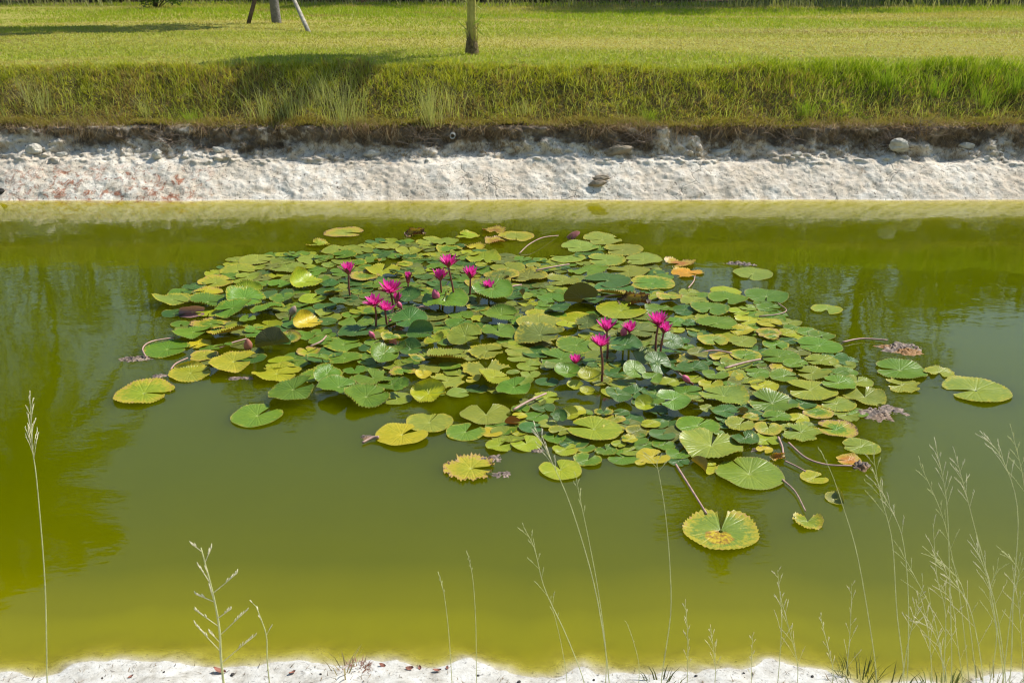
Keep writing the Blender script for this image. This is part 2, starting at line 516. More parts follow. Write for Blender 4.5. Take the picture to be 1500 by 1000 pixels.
def grass_object(name, parts, mat, label, cat='grass'):
    vs, qs, ts, cs, n = [], [], [], [], 0
    for v, q, tr, c in parts:
        vs.append(v); qs.append(q + n); ts.append(tr + n); cs.append(c); n += len(v)
    me = mesh_np(name, np.concatenate(vs), [np.concatenate(qs), np.concatenate(ts)], False)
    vcol(me, np.concatenate(cs))
    o = link(name, me, mat)
    return tag(o, label, cat, kind='stuff')

def scatter_lawn(n, y0, y1, pw=1.0):
    y = y0 + (y1 - y0) * rng.uniform(0, 1, n) ** pw
    x = rng.uniform(-1, 1, n) * (y * 0.60 + 1.4)
    return x, y

A = lambda *c: np.array(c)
# 1 lawn: short, mown, with drier bands
n = 235000
x, y = scatter_lawn(n, 10.75, 25.0, 1.25)
dry = smooth(-0.05, 0.45, fbm(x * 0.25, y * 0.8, seed=91) + 0.15 * fbm(x * 3, y * 3, seed=92))
band = np.exp(-((y - 13.6 - 0.08 * x) / 0.7) ** 2) * smooth(-1, 2.0, x) * 0.7 + np.exp(-((y - 14.0) / 1.0) ** 2) * 0.45
dry = np.clip(dry * 0.8 + band + 0.22 * (1 - smooth(15, 21, y)), 0, 1)
h = rng.uniform(0.018, 0.05, n) * (1 - 0.45 * dry) * (1 + 0.8 * smooth(17, 24, y)) 
fr_ = rng.uniform(0, 1, n)
lush = A(0.24, 0.34, 0.018); lush2 = A(0.40, 0.46, 0.04); dryc = A(0.56, 0.47, 0.13); dryd = A(0.44, 0.34, 0.12)
ca = lush * (1 - dry[:, None]) + dryc * dry[:, None]
cb = lush2 * (1 - dry[:, None]) + dryd * dry[:, None]
bare = np.exp(-((y - 15.7 - 0.05 * x) / 0.55) ** 2) * smooth(2.2, 4.0, x + fbm(x, y, seed=95)) + 0.8 * smooth(0.38, 0.6, fbm(x * 0.6, y * 1.6, seed=96))
bare = np.clip(bare, 0, 1)[:, None]
ca = ca * (1 - bare) + A(0.36, 0.25, 0.11) * bare; cb = cb * (1 - bare) + A(0.44, 0.34, 0.15) * bare
br = fr_ < 0.10 + 0.25 * dry
ca[br] = A(0.56, 0.48, 0.20); cb[br] = A(0.42, 0.32, 0.14)
base = np.stack([x, y, lawn_z(x, y) - 0.004], 1)
lean = rng.normal(0, 0.022, (n, 2))
lawn_p = blades(base, h, rng.uniform(0.006, 0.012, n) * (0.7 + y / 22), lean, ca, cb)
grass_object('lawn_grass', [lawn_p], M_GRASS, 'short yellow-green grass covering the flat lawn')

# 2 slope: longer, coarser, with brown thatch towards the clay
parts = []
n = 106000
x = rng.uniform(-8.6, 8.6, n)
t = rng.uniform(0, 1, n)
y = slope_foot(x) + 0.02 + t * 0.92
patch = fbm(x * 1.1, y * 1.6, seed=101)
right = smooth(1.0, 4.2, x)
clump = fbm(x * 7, y * 9, seed=107, octs=3)
hh = rng.uniform(0.02, 0.065, n) * (0.5 + 0.7 * smooth(0.25, 0.7, t)) * (1 + 0.3 * right) * (1 + 0.5 * patch) * (1 + 1.1 * clump)
brown = np.clip(0.92 - 0.95 * t + 0.7 * fbm(x * 2, y * 3, seed=103) - 0.15 * right + 0.5 * fbm(x * 9, y * 9, seed=104), 0.06, 0.95)
isb = rng.uniform(0, 1, n) < brown
ca = np.tile(A(0.20, 0.24, 0.015), (n, 1)); cb = np.tile(A(0.62, 0.58, 0.07), (n, 1))
ca = ca * (1 - right[:, None]) + A(0.11, 0.20, 0.010) * right[:, None]
cb = cb * (1 - right[:, None]) + A(0.42, 0.50, 0.03) * right[:, None]
ca[isb] = A(0.24, 0.16, 0.06); cb[isb] = A(0.56, 0.44, 0.16)
base = np.stack([x, y, lawn_z(x, y) - 0.008], 1)
lean = np.stack([rng.normal(0, 0.045, n), rng.normal(-0.03, 0.04, n)], 1)
parts.append(blades(base, np.clip(hh, 0.03, 0.3), rng.uniform(0.005, 0.011, n), lean, ca, cb))
# sparse taller blades
n = 6500
x = rng.uniform(-8.6, 8.6, n); t = rng.uniform(0.1, 1.0, n)
y = slope_foot(x) + t * 0.85
base = np.stack([x, y, lawn_z(x, y) - 0.01], 1)
hh = rng.uniform(0.08, 0.19, n)
parts.append(blades(base, hh, rng.uniform(0.004, 0.008, n), np.stack([rng.normal(0, 0.06, n), rng.normal(-0.04, 0.05, n)], 1), np.tile(A(0.30, 0.36, 0.05), (n, 1)), np.tile(A(0.55, 0.54, 0.18), (n, 1))))
n = 20000
x = rng.uniform(-8.6, 8.6, n); y = slope_foot(x) + rng.uniform(-0.05, 0.12, n)
base = np.stack([x, y, lawn_z(x, y) - .012], 1)
parts.append(blades(base, rng.uniform(.015, .07, n) * (1 + .8 * fbm(x * 6, y * 6, seed=121)), rng.uniform(.004, .009, n), np.stack([rng.normal(0, .05, n), rng.normal(-.05, .04, n)], 1), np.tile(A(0.22, 0.15, 0.05), (n, 1)), np.tile(A(0.42, 0.38, 0.10), (n, 1))))
grass_object('slope_grass', parts, M_GRASS, 'rough tufted grass on the slope above the clay')

# 3 dead roots and thatch hanging over the top of the clay
n = 65000
x = rng.uniform(-8.6, 8.6, n)
dens = fbm(x * 1.9, 0.5, seed=111) * 1.5 + 0.32
keep = rng.uniform(0, 1, n) < np.clip(dens, 0.10, 1)
x = x[keep]; n = len(x)
y = slope_foot(x) - 0.02 + rng.normal(0, 0.05, n)
z = 0.605 + rng.uniform(-0.03, 0.03, n)
base = np.stack([x, y, z], 1)
drop = rng.uniform(0.01, 0.20, n) * (0.15 + 1.2 * np.clip(fbm(x * 2.7, 1.5, seed=113) * 1.6 + 0.4, 0, 1))
up = rng.uniform(0, 1, n) < 0.42
hgt = np.where(up, rng.uniform(0.02, 0.09, n), -drop)
lean = np.stack([rng.normal(0, 0.085, n), np.where(up, rng.normal(-0.02, 0.03, n), rng.uniform(-0.13, -0.03, n))], 1)
ca = np.tile(A(0.20, 0.11, 0.055), (n, 1)); cb = np.tile(A(0.60, 0.43, 0.23), (n, 1))
gr = rng.uniform(0, 1, n) < 0.22
ol = up & (rng.uniform(0, 1, n) < 0.7)
ca[ol] = A(0.20, 0.19, 0.04); cb[ol] = A(0.46, 0.40, 0.13)
ca[gr] = A(0.42, 0.36, 0.24); cb[gr] = A(0.26, 0.13, 0.07)
thatch = blades(base, hgt, rng.uniform(0.003, 0.006, n), lean, ca, cb)
# dry weeds rooted lower on the face
n = 20000
cx = rng.uniform(-6.5, 6.5, 80)
which = (rng.uniform(0, 1, n) ** 1.7 * 80).astype(int)
x = cx[which] + rng.normal(0, 0.10, n)
pzs = rng.uniform(0.33, 0.56, n)
ii = np.clip(np.searchsorted(xs_clay, x), 0, len(xs_clay) - 1)
jj = np.array([np.argmin(np.abs(pz_ - p)) for p in pzs])
base = np.stack([x, Yb_clay[ii, jj] + 0.01, Zb_clay[ii, jj]], 1)
hgt = rng.uniform(-0.09, 0.06, n)
lean = np.stack([rng.normal(0, 0.06, n), rng.uniform(-0.09, -0.01, n)], 1)
weeds = blades(base, hgt, rng.uniform(0.003, 0.005, n), lean, np.tile(A(0.20, 0.12, 0.065), (n, 1)), np.tile(A(0.52, 0.38, 0.22), (n, 1)))
grass_object('dry_thatch', [thatch, weeds], M_DRY, 'brown dead roots and grass hanging over the clay edge', 'dead grass')

# 4 taller pale tussocks on the slope, each one a clump
def grass_clump(pxx, pyy, hgt, n, spread, label, ca, cb, group=None):
    y = 10.45 if pyy > 150 else 10.6
    p = on_y(pxx, pyy, y)
    yy = float(np.clip(slope_foot(p[0]) + (185 - pyy) / 85 * 0.8, 9.9, 11.2))
    x0 = on_y(pxx, pyy, yy)[0]
    z0 = float(lawn_z(np.array(x0), np.array(yy)))
    th = rng.uniform(0, 2 * math.pi, n); rr = np.abs(rng.normal(0, .8, n)) * spread
    bx, by = rr * np.cos(th), rr * np.sin(th) * 0.5
    base = np.stack([bx, by, np.full(n, -0.02)], 1)
    hh = hgt * rng.uniform(0.55, 1.1, n)
    lean = np.stack([bx * 0.9 - 0.10 * hh + rng.normal(0, 0.11, n) * hh / .4, by * 0.7 + rng.normal(-0.03, 0.05, n)], 1)
    v, q, tr, c = blades(base, hh, rng.uniform(0.0025, 0.0045, n), lean, np.tile(ca, (n, 1)), np.tile(cb, (n, 1)))
    me = mesh_np('blades', v, [q, tr], False); vcol(me, c)
    root = link('grass_clump', me, M_GRASS)
    root.location = (x0, yy, z0)
    return tag(root, label, 'grass clump', group)

pale = (A(0.36, 0.40, 0.13), A(0.62, 0.58, 0.28)); grn = (A(0.20, 0.34, 0.025), A(0.42, 0.50, 0.06))
for pxx, pyy, hgt, n, sprd in [(60, 160, 0.34, 70, 0.14), (385, 178, 0.40, 60, 0.15), (428, 172, 0.46, 80, 0.17), (505, 182, 0.62, 130, 0.17), (470, 150, 0.4, 60, 0.1), (630, 188, 0.50, 120, 0.11), (655, 160, 0.36, 50, 0.16), (215, 165, 0.28, 40, 0.1), (40, 150, 0.3, 40, 0.1), (770, 165, 0.26, 40, 0.1)]:
    grass_clump(pxx, pyy, hgt, n, sprd, 'tall pale seeding grass clump on the slope above the clay', *pale, group='pale grass clumps on the slope')
for pxx, pyy in [(280, 178), (950, 172), (1180, 165), (1370, 140), (1440, 150), (1490, 135), (1300, 130)]:
    grass_clump(pxx, pyy, 0.20 if pxx < 1250 else 0.28, 110, 0.10, 'fresh green grass tuft on the slope above the clay', *grn, group='green tufts on the slope')

# ------------------------------------------------------------------ water lilies: leaves
def m_pad(vert=False):
    t = NT('lily_pad')
    uv = t.n('UVMap', uv_map='polar').outputs[0]
    sx = t.n('SeparateXYZ', {0: uv})
    th, rr = sx.outputs[0], sx.outputs[1]           # angle 0..1, radius 0..1
    oc = t.n('TexCoord').outputs['Object']
    inf = t.n('ObjectInfo')
    rnd = inf.outputs['Random']
    off = t.n('VectorMath', {0: oc, 1: t.n('CombineXYZ', {0: t.math('MULTIPLY', rnd, 37.0), 1: t.math('MULTIPLY', rnd, 91.0), 2: rnd})}, operation='ADD').outputs[0]
    base = t.attr('Col').outputs['Color'] if vert else inf.outputs['Color']
    dec = t.attr('decay', 'OBJECT').outputs['Fac']
    # veins that fork once on their way to the rim
    def veins(nv, wid):
        f = t.math('ABSOLUTE', t.math('SUBTRACT', t.math('FRACT', t.math('MULTIPLY', th, nv)), 0.5))
        arc_w = t.math('MULTIPLY', f, t.math('MULTIPLY', rr, 1.0 / nv))
        return t.ramp(arc_w, [(0.0, 1.0), (wid, 0.0)])
    v1 = veins(13.0, 0.006)
    v2 = t.math('MULTIPLY', veins(39.0, 0.003), t.ramp(rr, [(0.45, 0.0), (0.6, 1.0)]))
    v = t.math('MULTIPLY', t.math('ADD', v1, t.math('MULTIPLY', v2, 0.6)), t.ramp(rr, [(0.75, 1.0), (1.0, 0.35)]), True)
    hub = t.ramp(rr, [(0.0, 1.0), (0.10, 0.0)])
    n1 = t.noise(1.6, off, 5, 0.6)
    n2 = t.noise(7.0, off, 5, 0.65)
    c = t.mix(t.ramp(n1, [(0.35, 0.0), (0.7, 0.55)]), base, t.mix(1.0, base, (1.45, 1.18, 0.8), 'MULTIPLY'))
    c = t.mix(t.ramp(n2, [(0.35, 0.45), (0.60, 0.0)]), c, t.mix(1.0, base, (0.55, 0.62, 0.6), 'MULTIPLY'))
    c = t.mix(t.math('MULTIPLY', v, 0.22), c, t.mix(1.0, base, (1.7, 1.45, 1.5), 'MULTIPLY'))
    c = t.mix(t.math('MULTIPLY', hub, 0.7), c, (0.50, 0.55, 0.18))
    n4 = t.noise(24.0, off, 4, 0.7)
    c = t.mix(t.ramp(n4, [(0.5, 0.0), (0.72, 0.35)]), c, t.mix(1.0, base, (1.6, 1.3, 0.8), 'MULTIPLY'))
    c = t.mix(t.math('MULTIPLY', t.ramp(rr, [(0.945, 0.0), (0.985, 1.0)]), t.ramp(n2, [(0.40, 0.1), (0.55, 0.7)])), c, (0.36, 0.27, 0.09))
    # ageing from the rim inward: yellow, then tan, then holes of brown
    age = t.math('ADD', t.math('MULTIPLY', dec, 1.15), t.math('ADD', t.math('MULTIPLY', t.math('SUBTRACT', rr, 0.75), 0.9), t.math('MULTIPLY', t.math('SUBTRACT', n2, 0.5), 1.5)))
    c = t.mix(t.ramp(age, [(0.40, 0.0), (0.70, 0.85)]), c, (0.52, 0.42, 0.03))
    c = t.mix(t.ramp(age, [(0.74, 0.0), (0.88, 0.9)]), c, (0.50, 0.31, 0.10))
    c = t.mix(t.ramp(age, [(0.98, 0.0), (1.06, 1.0)]), c, (0.12, 0.07, 0.045))
    sp = t.ramp(t.noise(38.0, off, 2, 0.5), [(0.68, 0.0), (0.72, 0.8)])
    c = t.mix(t.math('MULTIPLY', sp, t.math('ADD', t.math('MULTIPLY', dec, 0.9), 0.2), True), c, (0.16, 0.09, 0.03))
    bl = t.n('VectorMath', {0: oc, 1: (-0.36, 0.03, 0.0)}, operation='DISTANCE').outputs['Value']
    blf = t.math('MULTIPLY', t.ramp(t.math('ADD', bl, t.math('MULTIPLY', t.math('SUBTRACT', n2, 0.5), 0.25)), [(0.33, 1.0), (0.39, 0.0)]), t.attr('blotch', 'OBJECT').outputs['Fac'])
    c = t.mix(blf, c, t.ramp(n2, [(0.42, (0.34, 0.17, 0.02)), (0.55, (0.60, 0.44, 0.02))]))
    under = t.mix(0.28, t.mix(1.0, base, (0.75, 0.5, 0.5), 'MULTIPLY'), (0.17, 0.085, 0.045))
    bf = t.n('NewGeometry').outputs['Backfacing']
    c = t.mix(bf, c, under)
    h = t.math('ADD', t.math('MULTIPLY', v, -0.5), t.math('MULTIPLY', n2, 0.6))
    nrm = t.bump(h, 0.5, 0.006)
    b = t.n('BsdfPrincipled', {'Base Color': c, 'Roughness': t.math('ADD', 0.20, t.math('MULTIPLY', n1, 0.28)), 'Specular IOR Level': 0.42, 'Normal': nrm})
    tr = t.n('BsdfTranslucent', {'Color': t.mix(1.0, c, (1.15, 1.1, 0.45), 'MULTIPLY')})
    return t.finish(t.n('MixShader', {0: 0.22, 1: b.outputs[0], 2: tr.outputs[0]}))
M_PAD = m_pad()
M_PAD_MASS = m_pad(True)

def pad_mesh(seed, notch=8.0, teeth=42, wave=0.02, cup=0.0, crinkle=0.02, bends=(), ragged=0.0, crease=0.0, tooth_h=0.016):
    """unit-radius lily leaf: sinus at +x, toothed rim; bends = [(dir_deg, offset, curvature, max_deg)]"""
    g = np.random.default_rng(seed)
    nh = R(notch)
    na = teeth * 2 + 1
    th = np.linspace(nh, 2 * math.pi - nh, na)
    rings = np.array([0.0, 0.12, 0.3, 0.5, 0.68, 0.82, 0.92, 1.0])
    TH, RR = np.meshgrid(th, rings, indexing='ij')
    tooth = np.where(np.arange(na) % 2 == 0, 1.0, -1.0)
    amp = g.uniform(0.5, 1.4, na)
    out = 1 + 0.03 * np.sin(2 * th + g.uniform(0, 6)) + 0.02 * np.sin(5 * th + g.uniform(0, 6))
    out = out - 0.16 * np.exp(-((th - nh) / 0.16) ** 2) - 0.16 * np.exp(-((2 * math.pi - nh - th) / 0.16) ** 2)
    if ragged:
        rag = np.interp(th, np.linspace(0, 2 * math.pi, 34), g.uniform(0, 1, 34) ** 3)
        out = out - ragged * rag
    rim = smooth(0.8, 1.0, RR)
    rad = RR * (1 + (out[:, None] - 1) * RR) + rim * (tooth * amp)[:, None] * tooth_h
    x, y = rad * np.cos(TH), rad * np.sin(TH)
    z = wave * (np.sin(2 * TH + g.uniform(0, 6)) * RR ** 2 + 0.6 * np.sin(3 * TH + g.uniform(0, 6)) * RR ** 2.5 + 0.35 * np.sin(7 * TH + g.uniform(0, 6)) * RR ** 4)
    z = z + cup * RR ** 2.2 + rim * (tooth * amp)[:, None] * crinkle * 0.5 + rim * crinkle * 0.35
    z = z - 0.05 * np.clip(1 - RR * 6, 0, 1)
    z = z - crease * np.exp(-(y / 0.10) ** 2) * np.clip(0.9 - RR, 0, 1)
    P = np.stack([x, y, z], -1).reshape(-1, 3)
    for d, o, kk, mx in bends:
        a = R(d); u = np.array([math.cos(a), math.sin(a), 0])
        tt = P @ u
        w = np.clip(tt - o, 0, None)
        phi = np.minimum(w * kk, R(mx))
        lin = np.clip(w - R(mx) / kk, 0, None)
        nt = o + np.sin(phi) / kk + lin * np.cos(phi)
        nz = (1 - np.cos(phi)) / kk + lin * np.sin(phi)
        sel = tt > o
        zz = P[:, 2].copy()
        P = np.where(sel[:, None], P + u * (nt - tt - zz * np.sin(phi))[:, None] + np.array([0, 0, 1]) * (nz + zz * (np.cos(phi) - 1))[:, None], P)
    me = mesh_np('leaf', P, grid_faces(na, len(rings))[:, ::-1])
    ca = P.reshape(na, len(rings), 3)
    if me.polygons[len(me.polygons) // 2].normal.z < 0 and not bends: me.flip_normals()
    uvl = me.uv_layers.new(name='polar')
    uvs = np.stack([(TH / (2 * math.pi)), RR], -1).reshape(-1, 2)
    li = np.zeros(len(me.loops), np.int32); me.loops.foreach_get('vertex_index', li)
    uvl.data.foreach_set('uv', uvs[li].astype(np.float32).ravel())
    me.materials.append(M_PAD)
    if bends: me['bent'] = 1
    return me

FLAT = [pad_mesh(100 + i, notch=g_, teeth=40 + 3 * i, wave=w_, cup=c_, crinkle=k_ * .6, tooth_h=.002 + .0022 * (i % 5)) for i, (g_, w_, c_, k_) in enumerate(
    [(3, .03, .01, .03), (7, .035, .02, .05), (12, .028, .01, .03), (18, .035, .01, .04), (5, .05, .03, .06), (9, .045, .025, .07), (22, .035, .01, .04), (2, .035, .015, .04), (14, .05, .04, .08), (6, .035, -.01, .03)])]
FLAT += [pad_mesh(150 + i, notch=4 + 5 * i, teeth=42, wave=.05, cup=.01, crinkle=.05, ragged=.10 + .06 * i, tooth_h=.01) for i in range(4)]
WAVY = [pad_mesh(200 + i, notch=6 + 4 * i, teeth=44, wave=0.09, cup=0.05, crinkle=0.045, tooth_h=.008) for i in range(4)]
LIFT = [pad_mesh(300 + i, notch=5, teeth=46, wave=0.05, crinkle=0.09, bends=[(d, 0.1, 1.1, 38)]) for i, d in enumerate((90, 180, 250))]

COLORS = {k_: tuple(0.9 * q_ for q_ in v_) if k_ in 'gdlo' else v_ for k_, v_ in {'g': (0.150, 0.275, 0.022), 'd': (0.085, 0.190, 0.035), 'l': (0.275, 0.345, 0.038), 'o': (0.190, 0.230, 0.045),
          'y': (0.330, 0.385, 0.018), 'Y': (0.500, 0.440, 0.022), 's': (0.300, 0.340, 0.022), 'O': (0.66, 0.36, 0.03), 'r': (0.42, 0.20, 0.035), 'p': (0.36, 0.19, 0.17), 'b': (0.10, 0.06, 0.035)}.items()}
WORD = {'g': 'mid-green', 'd': 'dark bluish-green', 'l': 'pale olive-green', 'o': 'dull olive-brown tinged', 'y': 'yellow-green', 'Y': 'bright yellow', 's': 'spotted yellowing'}
DEC = {'g': (0.04, .30), 'd': (0, .14), 'l': (0.06, .36), 'o': (.10, .40), 'y': (.12, .44), 'Y': (.2, .42), 's': (.42, .62), 'O': (.1, .2), 'r': (.5, .7), 'p': (0.1, .2), 'b': (.9, 1.1)}

FLOWERS_A = on_z(600, 450)[:2]; FLOWERS_B = on_z(905, 525)[:2]
def zone(p, x, y):
    if np.linalg.norm(p[:2] - FLOWERS_A) < 0.72: return 'beside the larger group of pink flowers'
    if np.linalg.norm(p[:2] - FLOWERS_B) < 0.58: return 'beside the smaller group of pink flowers'
    if y < 425: return 'on the clay-bank side of the lily raft'
    if y > 590: return 'on the sandy-shore side of the lily raft'
    if x < 480: return 'at the raft end with the rolled dark leaf'
    if x > 1000: return 'at the raft end towards the stray floating pads'
    return 'in the crowded middle of the lily raft'

BENT = set()
PADS = []     # world records for layering
def pad(x, y, w, notch=None, c='g', mesh=None, label=None, lift=0.0, tilt=0.0, tdir=0.0, dec=None, hgt=None, group=None, under=False, name='lily_pad', squash=1.0):
    p = on_z(x, y, 0.01)
    r = w / 2 * px_size(p) * 1.0
    if notch is None:
        a = rng.uniform(0, 360); wa = R(a)
    else:
        q = on_z(x + 10 * math.cos(R(notch)), y + 4 * math.sin(R(notch)), 0.01) - p
        wa = math.atan2(q[1], q[0])
    if mesh is not None and mesh.get('bent'): wa = rng.uniform(-0.25, 0.25)
    PADS.append(dict(p=p, r=r, wa=wa, c=c, mesh=mesh, label=label, lift=lift, tilt=tilt, tdir=tdir, dec=dec, x=x, y=y, group=group, under=under, name=name, squash=squash))

_flat = """253 442 55 20 l;300 430 52 5 Y;316 413 50 _ l;305 445 53 0 g;341 458 57 _ g;309 473 59 10 g;284 490 56 10 g;393 458 50 10 g;363 470 24 _ g;333 493 52 _ s;380 486 47 _ g;
292 503 35 _ Y;299 520 40 _ s;328 517 26 _ g;343 536 66 0 s;405 546 68 5 y;430 579 71 -20 g;470 550 67 _ g;435 532 30 _ g;467 532 30 _ g;497 573 62 -30 g;537 585 70 -30 g;
377 380 52 20 l;348 395 50 _ l;363 404 34 _ l;359 442 59 0 g;422 392 53 10 l;459 379 49 85 l;491 367 40 0 l;528 367 36 _ l;410 415 34 _ g;406 430 48 _ d;416 440 40 _ g;489 431 28 _ y;476 457 28 _ l;458 438 40 _ y;452 514 35 _ y;480 470 30 _ d;440 445 28 _ g;
567 360 35 60 l;600 367 40 _ l;630 353 42 _ l;658 364 37 _ g;652 355 40 _ l;505 374 36 _ g;474 378 30 _ g;523 384 28 _ g;482 387 24 _ l;502 398 38 _ g;560 395 52 _ y;535 405 45 _ g;545 417 34 _ g;582 403 24 _ d;621 404 32 _ d;616 427 36 _ g;589 426 24 _ g;522 427 20 _ g;498 450 30 _ d;592 386 25 _ y;
522 471 50 -80 g;521 487 52 _ d;503 503 58 -20 g;505 523 50 _ g;538 529 28 _ g;563 527 44 _ g;548 501 28 _ g;573 500 30 _ g;582 519 34 _ g;549 513 24 _ y;623 540 42 _ l;620 553 26 _ Y;546 552 63 -130 g;519 541 34 _ g;480 556 40 _ g;
705 466 32 _ y;638 463 36 _ o;672 472 40 _ g;683 485 46 _ g;646 484 28 _ g;730 489 50 -110 g;681 500 51 _ l;713 515 58 0 l;637 507 32 _ y;735 504 26 _ l;712 540 72 -92 l;791 495 72 _ o;758 512 37 _ l;822 524 74 _ g;775 535 37 _ l;777 547 30 _ l;752 544 20 _ l;767 557 30 _ l;723 559 49 -20 y;693 562 22 _ Y;655 556 56 _ l;671 575 34 0 l;730 570 33 _ l;753 576 53 -20 g;801 581 42 0 y;
712 605 74 -93 l;629 617 69 -70 l;682 631 55 -50 g;731 651 40 -30 y;771 648 46 _ y;861 672 40 -70 g;785 609 36 _ g;796 596 34 _ d;778 627 36 _ d;761 632 24 _ y;811 640 36 _ g;820 632 32 _ l;762 598 28 _ g;803 620 28 _ l;761 610 22 _ Y;
870 629 78 200 y;843 603 30 _ y;858 604 22 _ g;884 604 28 -90 d;901 612 30 _ l;910 603 24 _ d;899 627 34 -90 y;934 630 36 _ o;953 622 28 _ y;964 619 30 _ d;970 637 38 _ d;972 650 35 _ g;888 658 36 -110 g;906 651 22 _ y;922 647 24 _ Y;938 676 16 _ Y;
1042 653 92 -82 l;995 662 38 -75 g;1022 622 62 _ g;1054 633 16 _ g;1092 643 40 -110 d;1084 624 44 _ l;1063 622 25 _ d;1062 613 30 _ d;1060 605 42 _ d;1035 603 24 _ l;1100 612 24 _ l;1174 634 60 -150 l;1125 628 40 _ l;1122 643 40 _ y;1120 657 24 _ Y;1225 628 61 200 g;1138 611 42 _ g;1169 612 32 _ y;1140 622 32 _ l;1184 622 22 _ l;1196 601 50 180 g;
1132 589 73 200 g;1187 572 74 190 l;1118 564 45 180 y;1110 545 38 180 g;1148 550 42 _ g;1191 545 52 180 l;1228 564 50 _ g;1226 590 54 180 l;1267 580 60 _ l;1142 521 58 180 g;1092 519 46 _ g;1203 527 47 180 l;1165 533 36 _ g;1145 537 36 _ Y;1201 505 63 185 g;1136 504 38 _ g;1126 488 36 170 g;1130 496 24 _ g;1152 487 34 _ y;1182 485 34 _ g;1127 474 37 _ Y;1097 469 43 160 y;
1123 433 60 95 g;1096 450 28 _ l;1082 456 30 _ y;1088 485 38 _ Y;1090 490 36 _ g;1087 501 42 _ l;1044 499 43 _ l;1050 476 60 130 g;1040 452 54 100 g;1066 438 56 110 g;1063 425 43 110 y;1017 440 40 _ l;980 440 37 _ l;953 434 24 _ y;1010 428 30 _ l;1001 457 26 _ d;1010 474 26 _ d;1019 467 18 _ l;988 471 36 _ g;
883 350 56 160 l;850 361 54 160 l;913 365 57 170 l;831 377 53 180 l;888 380 57 180 l;943 380 54 180 l;920 396 61 165 l;860 396 56 110 g;824 411 48 180 l;890 411 66 _ d;900 422 60 _ d;956 414 64 180 g;897 437 44 _ g;808 436 40 _ g;819 455 34 _ d;787 459 36 _ y;845 465 50 _ y;910 455 70 _ y;890 444 30 _ y;781 388 22 _ l;
756 345 52 90 l;708 378 52 95 y;674 378 24 _ g;706 387 20 _ y;744 391 52 _ l;715 412 66 _ o;735 402 50 _ o;773 405 60 _ o;720 420 54 _ o;640 390 30 _ g;669 392 20 _ l;629 373 20 _ y;773 443 30 _ y;790 474 68 _ l;830 478 30 _ y;860 481 36 _ o;797 503 32 _ o;845 504 62 _ g;900 486 30 _ o;935 485 60 _ o;944 507 42 _ l;800 537 20 _ o;812 541 30 _ o;
1004 574 60 _ g;1060 580 70 200 l;1041 562 34 _ y;1048 549 38 _ g;1073 549 34 _ Y;1056 522 34 95 Y;1056 533 22 _ g;1015 538 48 _ d;1005 524 36 _ o;1022 520 30 _ o;1007 507 20 _ g;880 556 34 _ o;760 470 34 _ g;655 500 30 _ g;700 450 34 _ d;640 445 34 _ d;600 440 34 _ d;575 460 34 _ d;870 530 36 _ d;905 545 40 _ d;930 575 44 _ d;905 585 40 _ d;980 520 36 _ d;985 545 34 _ d;960 600 36 _ d;640 575 24 _ g;610 535 26 _ d;445 490 34 _ g;425 500 32 _ d;470 500 36 _ g;430 475 32 _ d;480 415 34 _ d;455 400 30 _ g;550 380 30 _ g;640 415 30 _ d;680 425 36 _ d;
995 500 30 _ d;1030 500 20 _ d;965 452 40 _ g;940 462 40 _ o;870 445 30 _ d;760 425 34 _ d;745 455 34 _ g;690 520 34 _ l;590 545 40 _ g;660 535 34 _ g;890 470 34 _ d"""
for rec in _flat.replace('\n', '').split(';'):
    if not rec.strip(): continue
    a = rec.split()
    pad(float(a[0]), float(a[1]), float(a[2]), None if a[3] == '_' else float(a[3]), a[4])

# pads that stand out on their own
pad(504, 340, 57, 5, 'l', label='lone pale pad floating free nearest the clay bank', mesh=FLAT[2])
pad(377, 607, 75, -50, 'g', label='fresh green pad floating alone off the edge beside a spotted stray', mesh=FLAT[2])
pad(211, 574, 85, 5, 's', label='large brown-speckled yellow pad floating alone beyond rotting leaves', mesh=FLAT[5], dec=0.50)
pad(589, 637, 74, -40, 'Y', label='yellowing pad with toasted rim and a dry stalk stuck beside it', mesh=FLAT[3], dec=0.34)
pad(821, 686, 62, -110, 'y', label='yellow-green pad behind the tip of a leaning grass stalk', mesh=FLAT[2], dec=.2)
pad(957, 667, 48, -35, 'Y', label='split bright yellow pad behind a thin grass tip', mesh=FLAT[3], dec=0.2)
pad(1098, 692, 96, -118, 'l', label='largest smooth pale green pad with narrow sinus at raft edge', mesh=FLAT[7], dec=0.03)
pad(1319, 541, 75, 190, 'g', label='toothed green pad in the stray trio beside amber debris', mesh=FLAT[5], dec=0.05)
pad(1376, 544, 43, None, 'l', label='small olive pad between two larger stray pads', dec=.3)
pad(1322, 563, 53, 190, 'l', label='half sunk olive pad tucked behind the toothed stray pad', dec=.3)
pad(1430, 570, 94, 172, 'l', label='big olive stray pad with a brown scar, farthest from the raft', mesh=FLAT[2], dec=0.28)
pad(1211, 452, 44, 100, 'l', label='small lone notched pad over the tree reflection', mesh=FLAT[3], dec=.3)
pad(1103, 400, 58, 110, 'l', label='pale pad with a stalk across its sinus, in front of grey rotten leaves', mesh=FLAT[7], dec=.15)
pad(1262, 653, 53, 190, 'l', label='pale pad lying against an orange dying leaf', mesh=FLAT[0])
pad(1193, 698, 39, -20, 'y', label='small torn yellow-green pad drifting on a thin stalk', mesh=FLAT[3], dec=.4)
pad(245, 510, 66, 0, 'g', label='green pad with dark split centre encircled by a looping stalk', mesh=FLAT[1], dec=.2)
ragA = pad_mesh(401, notch=16, teeth=40, wave=0.03, crinkle=0.10, ragged=0.32)
pad(690, 684, 82, 8, 's', label='large yellow pad with ragged black rotting rim, off the raft', mesh=ragA, dec=0.62)
